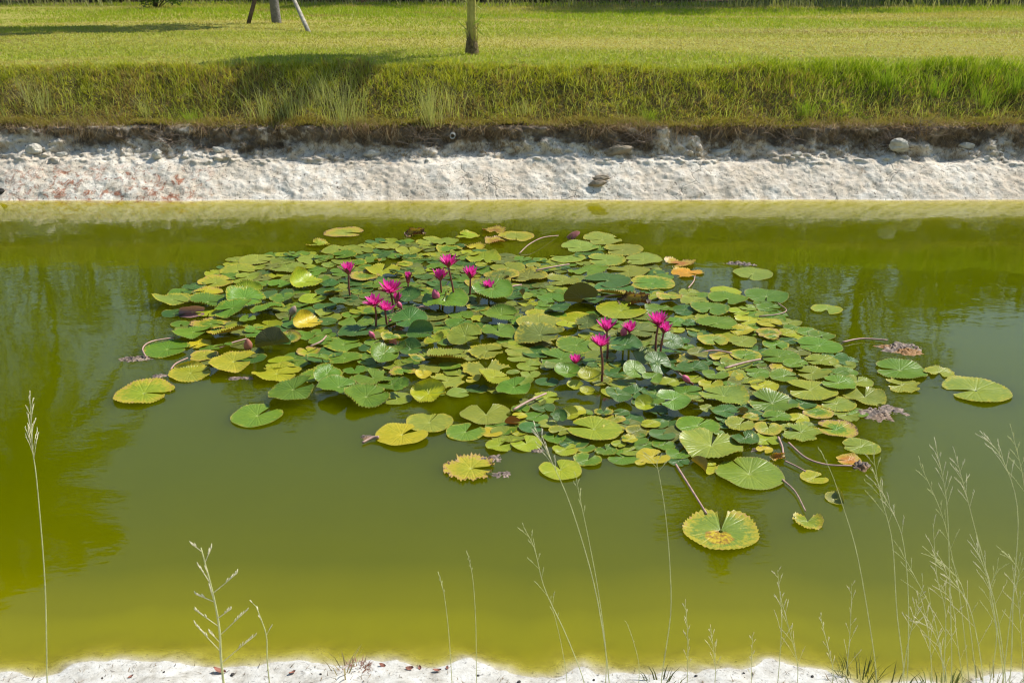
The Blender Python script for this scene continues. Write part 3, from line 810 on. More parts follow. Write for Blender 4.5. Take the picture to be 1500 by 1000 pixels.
bigp = pad_mesh(402, notch=9, teeth=40, wave=0.03, crinkle=0.05, cup=0.02, crease=0.02)
pad(1056, 775, 110, -88, 'l', label='biggest stray pad with yellow blotch and browned rim nearest the sandy bank', mesh=bigp, dec=0.44)
ragB = pad_mesh(403, notch=20, teeth=30, wave=0.12, crinkle=0.10, ragged=0.3, cup=.05)
pad(1183, 762, 46, -85, 's', label='small curled stray pad with burnt rim beside the biggest stray pad', mesh=ragB, dec=0.5)
fold = pad_mesh(404, notch=4, teeth=34, wave=0.04, bends=[(0, 0.05, 6.0, 100)])
pad(1227, 728, 36, -5, 'o', label='folded stray pad with one dark half standing up', mesh=fold, dec=0.3)
foldY = pad_mesh(405, notch=5, teeth=36, wave=0.05, bends=[(200, 0.1, 5.0, 120)])
pad(1030, 682, 44, 40, 'y', label='half rolled yellow-green leaf tucked under the largest smooth pad', mesh=foldY, dec=.35)
# raised, curled and standing leaves
lift1 = pad_mesh(410, notch=10, teeth=46, wave=0.07, crinkle=0.10)
pad(722, 437, 60, -120, 'g', label='big toothed green leaf held above the water in front of a low flower', mesh=lift1, lift=0.075, tilt=10, tdir=-60, dec=0)
pad(652, 449, 66, -70, 'g', label='broad green leaf raised on its stalk below the tallest flower', mesh=pad_mesh(411, notch=8, teeth=44, wave=0.09, crinkle=0.05, crease=.1), lift=0.06, tilt=6, tdir=-100, dec=0)
pad(734, 467, 48, 180, 'g', label='raised wavy green leaf with pale hub in front of the big toothed leaf', mesh=LIFT[0], lift=0.035, dec=0)
pad(600, 477, 54, 150, 'd', label='grey-green raised leaf with frilled teeth by the pink stalks', mesh=WAVY[0], lift=0.05, tilt=9, tdir=-90, dec=0)
cupd = pad_mesh(412, notch=4, teeth=44, wave=0.05, crinkle=0.06, bends=[(90, -0.25, 1.8, 75)])
pad(616, 492, 40, 200, 'd', label='dark cupped leaf with saw-toothed rim curling upright', mesh=cupd, lift=0.02, dec=0)
cupe = pad_mesh(413, notch=4, teeth=40, wave=0.04, crinkle=0.03, bends=[(80, -0.35, 1.4, 60)])
pad(602, 514, 34, 200, 'd', label='small dark leaf tilted up in front of the saw-toothed cupped leaf', mesh=cupe, lift=0.012, dec=0)
roll = pad_mesh(414, notch=5, teeth=44, wave=0.05, bends=[(-90, -0.45, 2.2, 105), (60, 0.35, 3.0, 80)])
pad(402, 513, 52, 120, 'd', label='large dark leaf rolled up like a cone above the left water', mesh=roll, lift=0.02, dec=0.02)
stand = pad_mesh(415, notch=5, teeth=46, wave=0.05, bends=[(-90, -0.55, 2.6, 88)])
pad(852, 448, 50, 100, 'd', label='upright brown-green leaf standing on edge with a white folded corner', mesh=stand, lift=0.01, dec=0.18)
dead1 = pad_mesh(416, notch=10, teeth=30, wave=0.2, crinkle=0.2, ragged=0.35, cup=0.1, bends=[(100, 0.0, 3.5, 120)])
pad(930, 443, 54, 60, 'b', label='crumpled dark brown dead leaf on the raft behind the smaller flower group', mesh=dead1, lift=0.01, dec=1.0)
curl1 = pad_mesh(417, notch=6, teeth=36, wave=0.06, crinkle=0.07, bends=[(150, 0.0, 2.4, 95)])
pad(447, 416, 54, 30, 'y', label='half curled yellow-green leaf throwing a shadow on a blue-green pad', mesh=curl1, lift=0.02, dec=0.3)
pad(358, 426, 52, 60, 'y', label='yellow-green leaf with its far half bent upward', mesh=LIFT[0], dec=.15)
rollo = pad_mesh(418, notch=5, teeth=34, wave=0.04, bends=[(0, -0.6, 3.2, 330)])
pad(564, 380, 26, 20, 'Y', label='orange rolled leaf standing up like a curved horn', mesh=rollo, lift=0.0, tilt=62, tdir=150, dec=0.5, squash=1.0)
pad(590, 378, 16, 200, 'Y', label='tiny rolled orange leaf next to the horn-shaped one', mesh=rollo, tilt=50, tdir=30, dec=0.5)
pad(450, 474, 46, 30, 'Y', label='yellow leaf with a brown curled back edge', mesh=curl1, dec=0.5, lift=0.01)
cup = pad_mesh(419, notch=5, teeth=42, wave=0.04, crinkle=0.06, cup=0.28)
for x, y, w, lf, lab in [(831, 552, 38, .03, 'glossy cupped green leaf raised left of the nearest flower stalk'), (863, 559, 34, .03, 'olive cupped leaf at the foot of the nearest flower stalk'), (842, 572, 24, .03, 'small round cupped leaf below the glossy cupped one'), (860, 578, 22, .02, 'tiny shiny cupped leaf over dark water')]:
    pad(x, y, w, 20, 'g' if w > 36 else 'y', mesh=cup, label=lab, lift=lf, tilt=12, tdir=-80, dec=0)
pad(929, 556, 36, 30, 'g', label='pale shining leaf with toothed rim tilted to the light', mesh=WAVY[1], lift=0.06, tilt=27, tdir=-55, dec=0)
pad(955, 563, 30, 120, 'g', label='green leaf overlapping the pale shining leaf', mesh=WAVY[2], lift=0.045, tilt=8, tdir=-60, dec=0)
pad(962, 545, 42, 150, 'd', label='silvery glaring leaf raised behind the pale shining leaf', mesh=WAVY[3], lift=0.06, tilt=30, tdir=-55, dec=0)
pad(915, 520, 50, 170, 'd', label='shaded grey-green leaf with bright frilled edge under the flowers', mesh=WAVY[0], lift=0.07, tilt=6, tdir=-90, dec=0)
pad(944, 530, 36, 60, 'o', label='steeply tilted olive leaf beneath the paired flowers', mesh=LIFT[1], lift=0.04, tilt=22, tdir=-120, dec=0.05)
pad(983, 507, 36, 160, 'd', label='glossy dark leaf with white glare next to the paired stalks', mesh=WAVY[1], lift=0.04, tilt=29, tdir=-55, dec=0)
pad(985, 600, 50, 160, 'g', label='raised toothed leaf casting a black shadow, in front of the silvery leaf', mesh=WAVY[2], lift=0.06, tilt=10, tdir=-60, dec=0)
pad(944, 600, 30, 200, 'y', label='yellow-green leaf bent upright over a black shadow', mesh=cupe, lift=0.03, dec=0.05)
pad(980, 567, 30, 100, 'y', label='bright curled young leaf in front of the silvery leaf', mesh=WAVY[3], lift=0.03, dec=0)
pad(1012, 589, 36, 150, 'l', label='leaf with a white upturned lip lying over two green pads', mesh=LIFT[2], lift=0.02, dec=0)
pad(655, 524, 58, -100, 'l', label='pale leaf with bleached upturned corner in the crowded raft', mesh=LIFT[2], lift=0.02, dec=.05)
pad(1088, 606, 18, 90, 'l', label='tiny pale leaf folded upright like a shell', mesh=stand, lift=0.0, dec=0)
pad(768, 438, 28, 90, 'l', label='bleached folded leaf right of the big toothed leaf', mesh=foldY, lift=0.03, dec=0.05)
pad(820, 617, 22, 90, 'd', label='small dark cup-shaped leaf on the broad yellow-green pad', mesh=cup, lift=0.03, tilt=30, tdir=-90, dec=0)
pad(835, 612, 26, 40, 'y', label='curled yellow-green leaf leaning over the small dark cup', mesh=cupe, lift=0.02, dec=.05)
pad(628, 580, 52, -100, 'y', label='buckled leaf with rust frill and dark hollow at the raft edge', mesh=pad_mesh(420, notch=5, teeth=44, wave=0.12, crinkle=0.12, bends=[(80, 0.0, 2.0, 85)]), lift=0.02, dec=0.22)
pad(588, 575, 26, 60, 'g', label='pale green leaf bent over beside the buckled rust-frilled leaf', mesh=WAVY[1], lift=0.05, tilt=30, tdir=-140, dec=0)
pad(751, 622, 22, 90, 'r', label='upright brown curled leaf beside a notched pale pad', mesh=stand, lift=0.0, dec=0.75)
pad(720, 632, 32, -30, 'Y', label='orange-yellow small pad below the notched pale pad', mesh=FLAT[3], dec=.5)
pad(1243, 673, 36, 180, 'r', label='orange dying leaf against the pale pad', mesh=WAVY[0], dec=0.5)
pad(1140, 668, 26, 20, 'r', label='crumpled orange-brown leaf behind the largest smooth pad', mesh=dead1, dec=0.6)
pad(1008, 399, 48, 30, 'O', label='orange leaf with dark torn edge floating off the raft', mesh=pad_mesh(421, notch=14, teeth=36, wave=0.08, crinkle=.06, ragged=.3), dec=0.34)
pad(996, 385, 46, 160, 'r', label='brown shrivelled leaf behind the orange leaf', mesh=ragB, dec=0.62)
pad(724, 337, 36, 90, 'r', label='tan ragged dead leaf at the raft tip towards the clay bank', mesh=ragB, dec=0.62)
pad(727, 352, 36, 10, 'r', label='orange-brown ragged leaf in front of the tan dead one', mesh=ragB, dec=0.68)
pad(696, 361, 32, 100, 'Y', label='small orange leaf with two lobes near the ragged dead leaves', mesh=ragB, dec=0.55)
pad(685, 345, 36, 200, 'y', label='narrow yellowish pad beside the ragged dead leaves', mesh=WAVY[1], dec=0.4)
pad(466, 357, 34, 200, 'y', label='yellow leaf with a dark red curled end behind the raft', mesh=ragB, dec=0.5)
pad(609, 342, 34, 100, 'b', label='twisted brown dead leaf lying on the raft rim', mesh=dead1, dec=0.85)
pad(282, 458, 40, 10, 'p', label='pink underside of an overturned leaf at the raft edge', mesh=pad_mesh(422, notch=5, teeth=20, wave=.03, bends=[(90, -.2, 4, 150)]), dec=0.0)
pad(838, 347, 22, 10, 'p', label='purplish half sunk leaf knob behind the raft', mesh=cup, dec=0.25, tilt=150, tdir=20, lift=0.03)
pad(279, 545, 62, 160, 's', label='yellowing pad with its pale underside rim turned over', mesh=pad_mesh(423, notch=4, teeth=42, wave=.05, crinkle=.06, bends=[(100, 0.62, 6, 120)]), dec=.4)

for d in PADS:                                    # in the thick of the raft many leaves are pushed up by their neighbours
    if d['mesh'] is None and any(w_ in zone(d['p'], d['x'], d['y']) for w_ in ('flowers', 'middle', 'rolled')) and random.random() < 0.34:
        d['lift'] = random.uniform(.018, .05); d['tilt'] = random.uniform(4, 15); d['tdir'] = random.uniform(0, 360); d['push'] = True
    if d['dec'] is None and random.random() < 0.10: d['dec'] = random.uniform(.42, .66)
pads_sorted = sorted(PADS, key=lambda d: (1 if d['lift'] > 0 else 0, random.random()))
placed = []
for d in pads_sorted:
    lev = 0
    for q in placed:
        if np.linalg.norm(q['p'][:2] - d['p'][:2]) < 0.86 * (q['r'] + d['r']):
            lev = max(lev, q['lev'] + 1)
    d['lev'] = min(lev, 5) if d['lift'] == 0 else 0
    placed.append(d)
    flat = d['mesh'] is None
    me = d['mesh'] or (random.choice(WAVY + LIFT) if d.get('push') else random.choice(FLAT) if random.random() < 0.82 or d['r'] > 0.15 else random.choice(WAVY))
    o = bpy.data.objects.new('lily_pad', me)
    COL.objects.link(o)
    z = 0.007 + 0.0085 * d['lev'] + d['lift']
    o.location = (d['p'][0], d['p'][1], z)
    s = d['r'] * (1.03 if flat else 1.02)
    o.scale = (s, s * d['squash'], s)
    rot = Matrix.Rotation(d['wa'], 4, 'Z')
    if d['tilt']:
        td = R(d['tdir'])
        rot = Matrix.Rotation(R(d['tilt']), 4, Vector((-math.sin(td), math.cos(td), 0))) @ rot
    elif flat or d['lev'] > 0:
        a = random.uniform(0, 6.28)
        rot = Matrix.Rotation(R(random.uniform(0.5, 4.0)), 4, Vector((math.cos(a), math.sin(a), 0))) @ rot
    o.rotation_euler = rot.to_euler()
    c = np.array(COLORS[d['c']]) * random.uniform(0.86, 1.14) * np.array([random.uniform(.88, 1.14), 1, random.uniform(.8, 1.25)])
    o.color = (*c, 1)
    lo, hi = DEC[d['c']]
    if d['label'] and 'blotch' in d['label']: o['blotch'] = 0.95
    o['decay'] = float(d['dec'] if d['dec'] is not None else random.uniform(lo, hi))
    if d['label']:
        tag(o, d['label'], 'lily pad', d['group'])
    else:
        z_ = zone(d['p'], d['x'], d['y'])
        sz_ = 'small ' if d['r'] < 0.085 else ('large ' if d['r'] > 0.135 else '')
        tag(o, f"{sz_}{WORD[d['c']]} lily pad {z_}", 'lily pad', f"{sz_}{WORD[d['c']]} pads {z_}")

# the many small leaves packed under and between the others, past counting
RAFT = [(225, 445), (290, 415), (350, 378), (470, 366), (560, 352), (650, 350), (720, 372), (820, 378), (880, 350), (960, 392), (1000, 428), (1105, 432), (1150, 468), (1225, 500), (1270, 580), (1250, 630), (1170, 645), (1100, 668), (1010, 676), (960, 682), (880, 664), (780, 655), (735, 640), (700, 580), (620, 570), (560, 596), (480, 588), (400, 556), (330, 545), (300, 520), (270, 485)]
_rp = np.array([on_z(*q)[:2] for q in RAFT])
def in_raft(p):
    c = False; n = len(_rp)
    for i in range(n):
        a, b = _rp[i], _rp[i - 1]
        if (a[1] > p[1]) != (b[1] > p[1]) and p[0] < (b[0] - a[0]) * (p[1] - a[1]) / (b[1] - a[1]) + a[0]: c = not c
    return c
_c = np.array([d['p'][:2] for d in PADS]); _r = np.array([d['r'] for d in PADS])
fv, ff, fc, fu, nfill, nv_ = [], [], [], [], 0, 0
_open = [(on_z(845, 585)[:2], .16), (on_z(745, 585)[:2], .10), (on_z(640, 400)[:2], .0), (on_z(1180, 655)[:2], .2), (on_z(970, 490)[:2], .05), (on_z(380, 505)[:2], .1), (on_z(790, 362)[:2], .35), (on_z(1010, 498)[:2], .1), (on_z(690, 655)[:2], .15)]
lo_, hi_ = _rp.min(0), _rp.max(0)
extra = []
for k in range(9000):
    p = lo_ + (hi_ - lo_) * rng.uniform(0, 1, 2)
    if not in_raft(p) or any(np.linalg.norm(p - q) < r_ for q, r_ in _open): continue
    gap = (np.linalg.norm(_c - p, axis=1) - _r * 1.05).min()
    if gap < 0.012 or rng.uniform() < 0.45: continue
    if extra and (np.linalg.norm(np.array([q[:2] for q in extra]) - p, axis=1) - np.array([q[2] for q in extra]) * .9).min() < 0.0: continue
    extra.append((p[0], p[1], rng.uniform(.05, .095)))
for (x, y, r) in extra:
    me = random.choice(FLAT)
    v = np.zeros(len(me.vertices) * 3, np.float32); me.vertices.foreach_get('co', v); v = v.reshape(-1, 3).copy()
    a = random.uniform(0, 6.28); ca_, sa_ = math.cos(a), math.sin(a)
    v = np.stack([v[:, 0] * ca_ - v[:, 1] * sa_, v[:, 0] * sa_ + v[:, 1] * ca_, v[:, 2]], 1) * r + np.array([x, y, 0.003 + random.uniform(0, .002)])
    f = np.zeros(len(me.loops), np.int32); me.loops.foreach_get('vertex_index', f)
    u = np.zeros(len(me.loops) * 2, np.float32); me.uv_layers['polar'].data.foreach_get('uv', u)
    key = random.choices('gdloy', (4, 4, 3, 2, 2))[0]
    fv.append(v); ff.append(f.reshape(-1, 4) + nv_); fu.append(u); nv_ += len(v)
    fc.append(np.tile(np.array(COLORS[key]) * random.uniform(.75, 1.05), (len(v), 1)))
me = mesh_np('small_lily_pads', np.concatenate(fv), np.concatenate(ff))
vcol(me, np.concatenate(fc))
uvl = me.uv_layers.new(name='polar'); uvl.data.foreach_set('uv', np.concatenate(fu))
o = link('small_lily_pads', me, M_PAD_MASS); o['decay'] = 0.12
tag(o, 'small crowded lily pads filling gaps under the larger ones', 'lily pads', kind='stuff')
print('pads', len(PADS), 'fill', len(extra))

# ------------------------------------------------------------------ water lilies: flowers
def m_petal():
    t = NT('petal_pink')
    oc = t.n('TexCoord').outputs['Object']
    z = t.n('SeparateXYZ', {0: oc}).outputs[0]
    n = t.noise(3.0, t.n('Mapping', {'Vector': oc, 'Scale': (1, 14, 1)}), 3)
    c = t.ramp(z, [(0.0, (0.66, 0.10, 0.28)), (0.35, (0.80, 0.03, 0.34)), (1.0, (0.86, 0.06, 0.44))])
    c = t.mix(t.ramp(n, [(0.4, 0.0), (0.7, 0.35)]), c, (0.80, 0.20, 0.50))
    b = t.n('BsdfPrincipled', {'Base Color': c, 'Roughness': 0.45, 'Specular IOR Level': 0.3})
    tr = t.n('BsdfTranslucent', {'Color': c})
    return t.finish(t.n('MixShader', {0: 0.4, 1: b.outputs[0], 2: tr.outputs[0]}))
M_PETAL = m_petal()
M_SEPAL = m_simple('sepal', (0.30, 0.05, 0.09), 0.5, 9, 0.4, 0.2)
M_STEM = m_simple('flower_stem', (0.20, 0.065, 0.045), 0.45, 30, 0.35, 0.2, 0.002, 0.4)
M_STEM_PALE = m_simple('pale_stem', (0.42, 0.26, 0.20), 0.5, 30, 0.3, 0.2, 0.002, 0.4)
M_STAMEN = m_simple('stamen', (0.62, 0.16, 0.16), 0.6, 60, 0.4, 0.2)

def petal_mesh(name, curve, width, mat):
    nu, nv = 8, 5
    u = np.linspace(0, 1, nu); v = np.linspace(-1, 1, nv)
    U, V = np.meshgrid(u, v, indexing='ij')
    w = width * np.sin(np.pi * np.clip(U * 0.93 + 0.05, 0, 1)) ** 0.8 * (1 - 0.25 * U)
    x = U; y = V * w
    z = curve * U ** 2 + 0.35 * (V * w) ** 2 / max(width, .01)
    me = mesh_np(name, np.stack([x, y, z], -1).reshape(-1, 3), grid_faces(nu, nv))
    me.materials.append(mat)
    return me
PETAL = [petal_mesh('petal', 0.12, 0.175, M_PETAL), petal_mesh('petal', 0.17, 0.155, M_PETAL), petal_mesh('petal', 0.07, 0.165, M_PETAL)]
SEPAL = petal_mesh('sepal', 0.12, 0.15, M_SEPAL)
_sm = MB()
for k in range(26):
    a = k * 2.4; r0 = 0.02 + 0.05 * (k / 26)
    _sm.tube([(r0 * math.cos(a), r0 * math.sin(a), 0.02), (1.6 * r0 * math.cos(a), 1.6 * r0 * math.sin(a), 0.16), (1.3 * r0 * math.cos(a), 1.3 * r0 * math.sin(a), 0.27)], [0.012, 0.011, 0.006], 4)
STAMEN = _sm.mesh('stamens'); STAMEN.materials.append(M_STAMEN)

def flower(hx, hy, w, bx, by, openness, label, tiltx=0.0, tilty=0.0, n_in=7, y_off=0.0, name='water_lily_flower', group=None, stem_mat=None, thick=0.0075):
    base = on_z(bx, by, 0.0)
    top = on_y(hx, hy, base[1] + y_off)
    sz = px_size(top)
    root = empty(name, tuple(base))
    root['label'] = label; root['category'] = 'flower'
    if group: root['group'] = group
    tl = top - base
    r = w / 2 * sz
    # stem, slightly bowed, starting under the water
    st = MB()
    bow = np.array([random.uniform(-.008, .008), 0, 0])
    st.tube(spline([(-tl[0] * .1, -tl[1] * .1, -0.04), tl * 0.5 + bow, tl], 9), np.linspace(thick, thick * 0.75, 9), 8)
    st.build('stem', stem_mat or M_STEM, root)
    head = Matrix.Translation(Vector(tl)) @ Matrix.Rotation(R(tiltx), 4, 'X') @ Matrix.Rotation(R(tilty), 4, 'Y')
    def place(me, nm, elev, az, length, spread=1.0):
        o = bpy.data.objects.new(nm, me); COL.objects.link(o); o.parent = root
        o.matrix_local = head @ Matrix.Rotation(az, 4, 'Z') @ Matrix.Rotation(-elev, 4, 'Y') @ Matrix.Diagonal((length, length * spread, length, 1))
    # openness 0 closed .. 1 wide
    e_out = R(72 - 50 * openness)
    L = 1.12 * r / max(math.cos(e_out + R(6)), 0.45)
    L = min(L, 0.115)
    k0 = random.random() * 6
    for k in range(4):
        place(SEPAL, 'sepal', e_out - R(7) + random.uniform(-.08, .08), k0 + k * math.pi / 2, L * 0.98)
    for ring, (cnt, de, ls) in enumerate(((8, 2, 1.0), (7, 14, 0.97), (n_in, 27, 0.9))):
        for k in range(cnt):
            el = min(e_out + R(de) + random.uniform(-.10, .10), R(86))
            place(PETAL[(k + ring) % 3], 'petal', el, k0 + ring * .5 + k * 2 * math.pi / cnt + random.uniform(-.12, .12), L * ls * random.uniform(.92, 1.05), 0.95)
    place(STAMEN, 'stamens', 0, 0, L * 1.5)
    return root

flower(510.5, 402, 24, 513, 434, 0.55, 'single pink lily flower on a straight stalk apart from the others')
flower(572, 429, 34, 576, 458, 0.85, 'widest open pink flower at the back of the dense cluster', tiltx=12)
flower(549, 446, 29, 550, 478, 0.95, 'wide open pink flower, front of the dense cluster', tiltx=14, tilty=-8)
flower(564, 455, 24, 567, 476, 0.8, 'pink flower pressed against the front one in the dense cluster', tiltx=10, tilty=12)
flower(598, 415, 15, 597, 432, 0.08, 'narrow half closed pink flower on a thin stalk', n_in=5)
flower(580, 444, 16, 573, 460, 0.35, 'small pink flower with pale stalks beside the dense cluster', tiltx=-35, tilty=10, stem_mat=M_STEM_PALE)
flower(657, 391, 29, 667, 445, 0.72, 'tallest pink flower on a long leaning stalk')
flower(645, 411, 24, 650, 444, 0.6, 'pink flower on a bent stalk left of the tallest one')
flower(689, 408, 23, 688, 433, 0.55, 'pink flower on a short stalk right of the tallest one', tilty=5)
flower(716, 427, 21, 718, 436, 0.5, 'low pink flower peeping over the big toothed leaf')
flower(889, 486, 28, 889, 526, 0.62, 'pale pink cup flower behind the nearest flower')
flower(880, 508, 30, 881, 560, 0.8, 'nearest pink flower on a tall dark stalk above cupped leaves')
flower(922, 487, 23, 921, 511, 0.6, 'pink flower with a closed bud stalk at its side')
flower(964, 477, 31, 961, 524, 0.7, 'higher flower of the touching pink pair', tilty=-6)
flower(972, 488, 25, 966, 528, 0.62, 'lower flower of the touching pink pair', tilty=8)
flower(843, 533, 19, 844, 541, 0.55, 'small dark pink flower almost resting on a pad')

def bud(hx, hy, bx, by, size, lean, label, mat):
    base = on_z(bx, by, 0.0); top = on_y(hx, hy, base[1])
    root = empty('lily_bud', tuple(base)); tag(root, label, 'flower bud')
    tl = top - base
    s = MB(); s.tube(spline([(0, 0, -.03), tl * .5, tl], 6), 0.006, 7); s.build('stem', M_STEM, root)
    b = MB(); ax = np.array([lean, -0.1, 1.0]); ax /= np.linalg.norm(ax)
    tt = np.linspace(0, 1, 9)
    b.tube(tl + ax * size * tt[:, None], size * 0.30 * np.sin(np.pi * (tt * .92 + .06)) ** 0.75, 10)
    b.build('bud', mat, root)
M_BUD = m_simple('bud_pink', (0.50, 0.10, 0.17), 0.5, 25, 0.4, .2)
M_BUD_BR = m_simple('bud_brown', (0.30, 0.11, 0.07), 0.6, 25, 0.5, .3)
bud(364, 515, 364, 522, 0.085, .05, 'brownish closed bud rising from open water beside the rolled leaf', M_BUD_BR)
bud(426, 462, 424, 470, 0.075, .5, 'pinkish-grey closed bud leaning between green pads', m_simple('bud_grey', (.36, .25, .19), .6, 25, .3, .3))
bud(913, 494, 913, 512, 0.07, .03, 'slim red bud on a dark stalk by the smaller flower group', M_BUD)
bud(641, 441, 646, 449, 0.09, -.25, 'spent pink bud splayed at the foot of the tallest flower', M_BUD)
bud(588, 452, 594, 456, 0.06, -.5, 'small pink bud right of the dense flower cluster', M_BUD)
bud(1010, 560, 1018, 563, 0.06, -.9, 'pink bud lying low between green pads', M_BUD)
bud(548, 495, 552, 499, 0.055, -.6, 'tiny pink bud resting on a green pad', M_BUD)

# loose stalks lying on the water
def stalk(pts, rad, label, mat=None, zs=None, group=None):
    P = [on_z(x, y, (zs[i] if zs else 0.012)) for i, (x, y) in enumerate(pts)]
    P = np.array(P); o0 = P[0].copy()
    b = MB(); b.tube(spline(P - o0, 16), np.linspace(rad, rad * .8, 16), 6)
    o = b.build('lily_stalk', mat or M_STEM_PALE)
    o.location = tuple(o0)
    return tag(o, label, 'stalk', group)
stalk([(760, 372), (775, 358), (795, 348), (818, 345)], .005, 'pale stalk arching out of the water behind the raft', zs=[0.0, .04, .04, .0])
stalk([(785, 396), (810, 391), (834, 387)], .007, 'pinkish stalk lying across two far pads', zs=[.03, .04, .03])
stalk([(874, 437), (900, 432), (926, 432)], .006, 'tan stalk leading to the crumpled dead leaf', zs=[.03, .05, .03])
stalk([(733, 428), (748, 420), (764, 417)], .007, 'pale stalk beside the big toothed leaf', zs=[.04, .05, .04])
stalk([(1234, 501), (1262, 496), (1300, 498)], .006, 'light stalk reaching to the amber debris')
stalk([(1062, 539), (1090, 531), (1114, 526)], .007, 'brown stalk lying between green pads', zs=[.03, .03, .02])
stalk([(1024, 518), (1045, 513), (1072, 517)], .006, 'red-brown stalk over dark water near a yellow pad', zs=[.02, .03, .02])
stalk([(752, 600), (775, 587), (800, 576)], .007, 'straight tan stalk over the gap in the raft', zs=[.03, .03, .03])
stalk([(1140, 640), (1146, 655), (1147, 670)], .006, 'short pale stalk hanging off the raft edge', zs=[.02, .01, .0])
stalk([(1155, 648), (1180, 670), (1210, 680), (1248, 682)], .005, 'long pinkish stalk curving to the orange leaf')
stalk([(1150, 675), (1165, 682), (1180, 690)], .004, 'thin stalk leading to the small torn pad')
stalk([(1146, 702), (1165, 720), (1180, 748)], .004, 'thin brown stalk leading to the burnt-rimmed pad')
stalk([(990, 680), (1010, 712), (1035, 752)], .006, 'long amber stalk leading to the biggest stray pad', M_STEM_PALE)
stalk([(214, 523), (209, 510), (222, 500), (256, 494)], .005, 'grey stalk looping round the split-centre pad', zs=[.015, .03, .03, .02])
stalk([(250, 541), (258, 532), (275, 524)], .005, 'thin olive stalk in the open water by the spotted pads')
stalk([(322, 509), (340, 502), (361, 496)], .006, 'straight pale stalk crossing towards the closed bud', zs=[.025, .03, .03])
stalk([(455, 507), (470, 500), (478, 492)], .006, 'short pale stalk on the pads by the rolled leaf', zs=[.04, .05, .04])
stalk([(570, 470), (580, 462), (586, 456)], .006, 'red stalk bent under the dense flower cluster', M_BUD, zs=[.02, .03, .04])
stalk([(609, 452), (618, 449), (630, 452)], .007, 'pale pink stalk lying below the bent-stalk flower', zs=[.03, .04, .03])
stalk([(970, 530), (990, 543), (1004, 555)], .006, 'reddish stalk running to the low pink bud', zs=[.03, .03, .02])
stalk([(1112, 463), (1140, 460), (1152, 454), (1140, 444)], .004, 'thin kinked stalk in open water beyond a round green pad')
stalk([(1008, 422), (1016, 412), (1018, 404)], .005, 'yellow stalk of the floating orange leaf')
stalk([(555, 640), (545, 641), (531, 648)], .008, 'dry straw piece sticking out beside the yellowing pad', zs=[.02, .015, .01])

# rotten leaf rafts: lumpy, grey-brown, awash
def m_rot():
    t = NT('rotten_leaf')
    oc = t.n('TexCoord').outputs['Object']
    n = t.noise(26.0, oc, 7, 0.75)
    n2 = t.noise(5.0, oc, 4, 0.6)
    c = t.ramp(n, [(0.34, (0.03, 0.022, 0.018)), (0.5, (0.19, 0.13, 0.095)), (0.64, (0.44, 0.32, 0.22))])
    am = t.attr('amber', 'OBJECT').outputs['Fac']
    c = t.mix(t.math('MULTIPLY', t.ramp(n2, [(0.48, 0.0), (0.56, 1.0)]), am), c, (0.30, 0.13, 0.015))
    return t.finish(t.n('BsdfPrincipled', {'Base Color': c, 'Roughness': 0.55, 'Normal': t.bump(n, 1.0, 0.012)}))
M_ROT = m_rot()
def rot(x, y, w, asp, label, amber=0.0, seed=0, h=0.02):
    p = on_z(x, y); r = w / 2 * px_size(p)
    nr, na = 26, 96
    rr = np.linspace(0, 1, nr); th = np.linspace(0, 2 * math.pi, na)
    RR, TH = np.meshgrid(rr, th, indexing='ij')
    out = 1 + 0.65 * fbm(np.cos(TH) * 2.6, np.sin(TH) * 2.6, seed, seed=seed, octs=5)
    px_, py2 = RR * out * np.cos(TH) * r, RR * out * np.sin(TH) * r * asp
    z = 0.5 * h * (1 - RR ** 4) * (1.9 * np.abs(fbm(px_ * 34, py2 * 34, 0, seed=seed + 4, octs=4)) + 0.5 * fbm(px_ * 90, py2 * 90, 0, seed=seed + 6, octs=2)) - 0.006 * RR ** 2 + 0.003 - 0.006 * (fbm(px_ * 14, py2 * 14, 3, seed=seed + 9) > 0.22)
    me = mesh_np('rotten_leaf', np.stack([px_, py2, z], -1).reshape(-1, 3), grid_faces(nr, na))
    o = link('rotten_leaf', me, M_ROT); o.location = (p[0], p[1], 0)
    o['amber'] = amber
    return tag(o, label, 'dead leaf')
rot(198, 526, 50, .55, 'grey-brown rotten leaf beside the looping stalk', seed=2)
rot(236, 550, 30, .5, 'small sunken brown rotten leaf behind the speckled yellow stray', seed=5, h=.012)
rot(353, 554, 48, .5, 'purplish sunken leaf scrap along the raft edge', seed=8, h=.008)
rot(1322, 511, 68, .75, 'amber and grey dead leaf afloat by the stray trio', 1.0, seed=11, h=.03)
rot(1288, 606, 84, .8, 'large mat of crumbling brown leaf at the raft edge', 0.25, seed=14)
rot(1078, 386, 30, .5, 'grey rotten leaf scrap behind the stalk-crossed pad', seed=17, h=.035)
rot(1099, 388, 24, .5, 'second grey rotten scrap touching the stalk-crossed pad', seed=18, h=.03)
rot(1262, 683, 28, 1.0, 'wet dark brown leaf next to the orange dying leaf', .6, seed=21, h=.04)
rot(1105, 657, 40, .5, 'streaky brown rotted leaf behind the largest smooth pad', seed=24, h=.02)
rot(784, 660, 26, .5, 'brown leaf scrap under the yellow pad', seed=27, h=.02)
rot(720, 672, 36, 1.0, 'blackened rotten edge piece against the ragged yellow pad', seed=28, h=.015)
rot(735, 695, 30, .7, 'second blackened scrap at the tip of the ragged yellow pad', seed=29, h=.012)
rot(538, 640, 22, .9, 'frayed straw-coloured scrap by the yellowing pad', .5, seed=30, h=.012)
rot(480, 368, 26, .5, 'pinkish rotten scrap at the far raft edge', seed=33, h=.012)

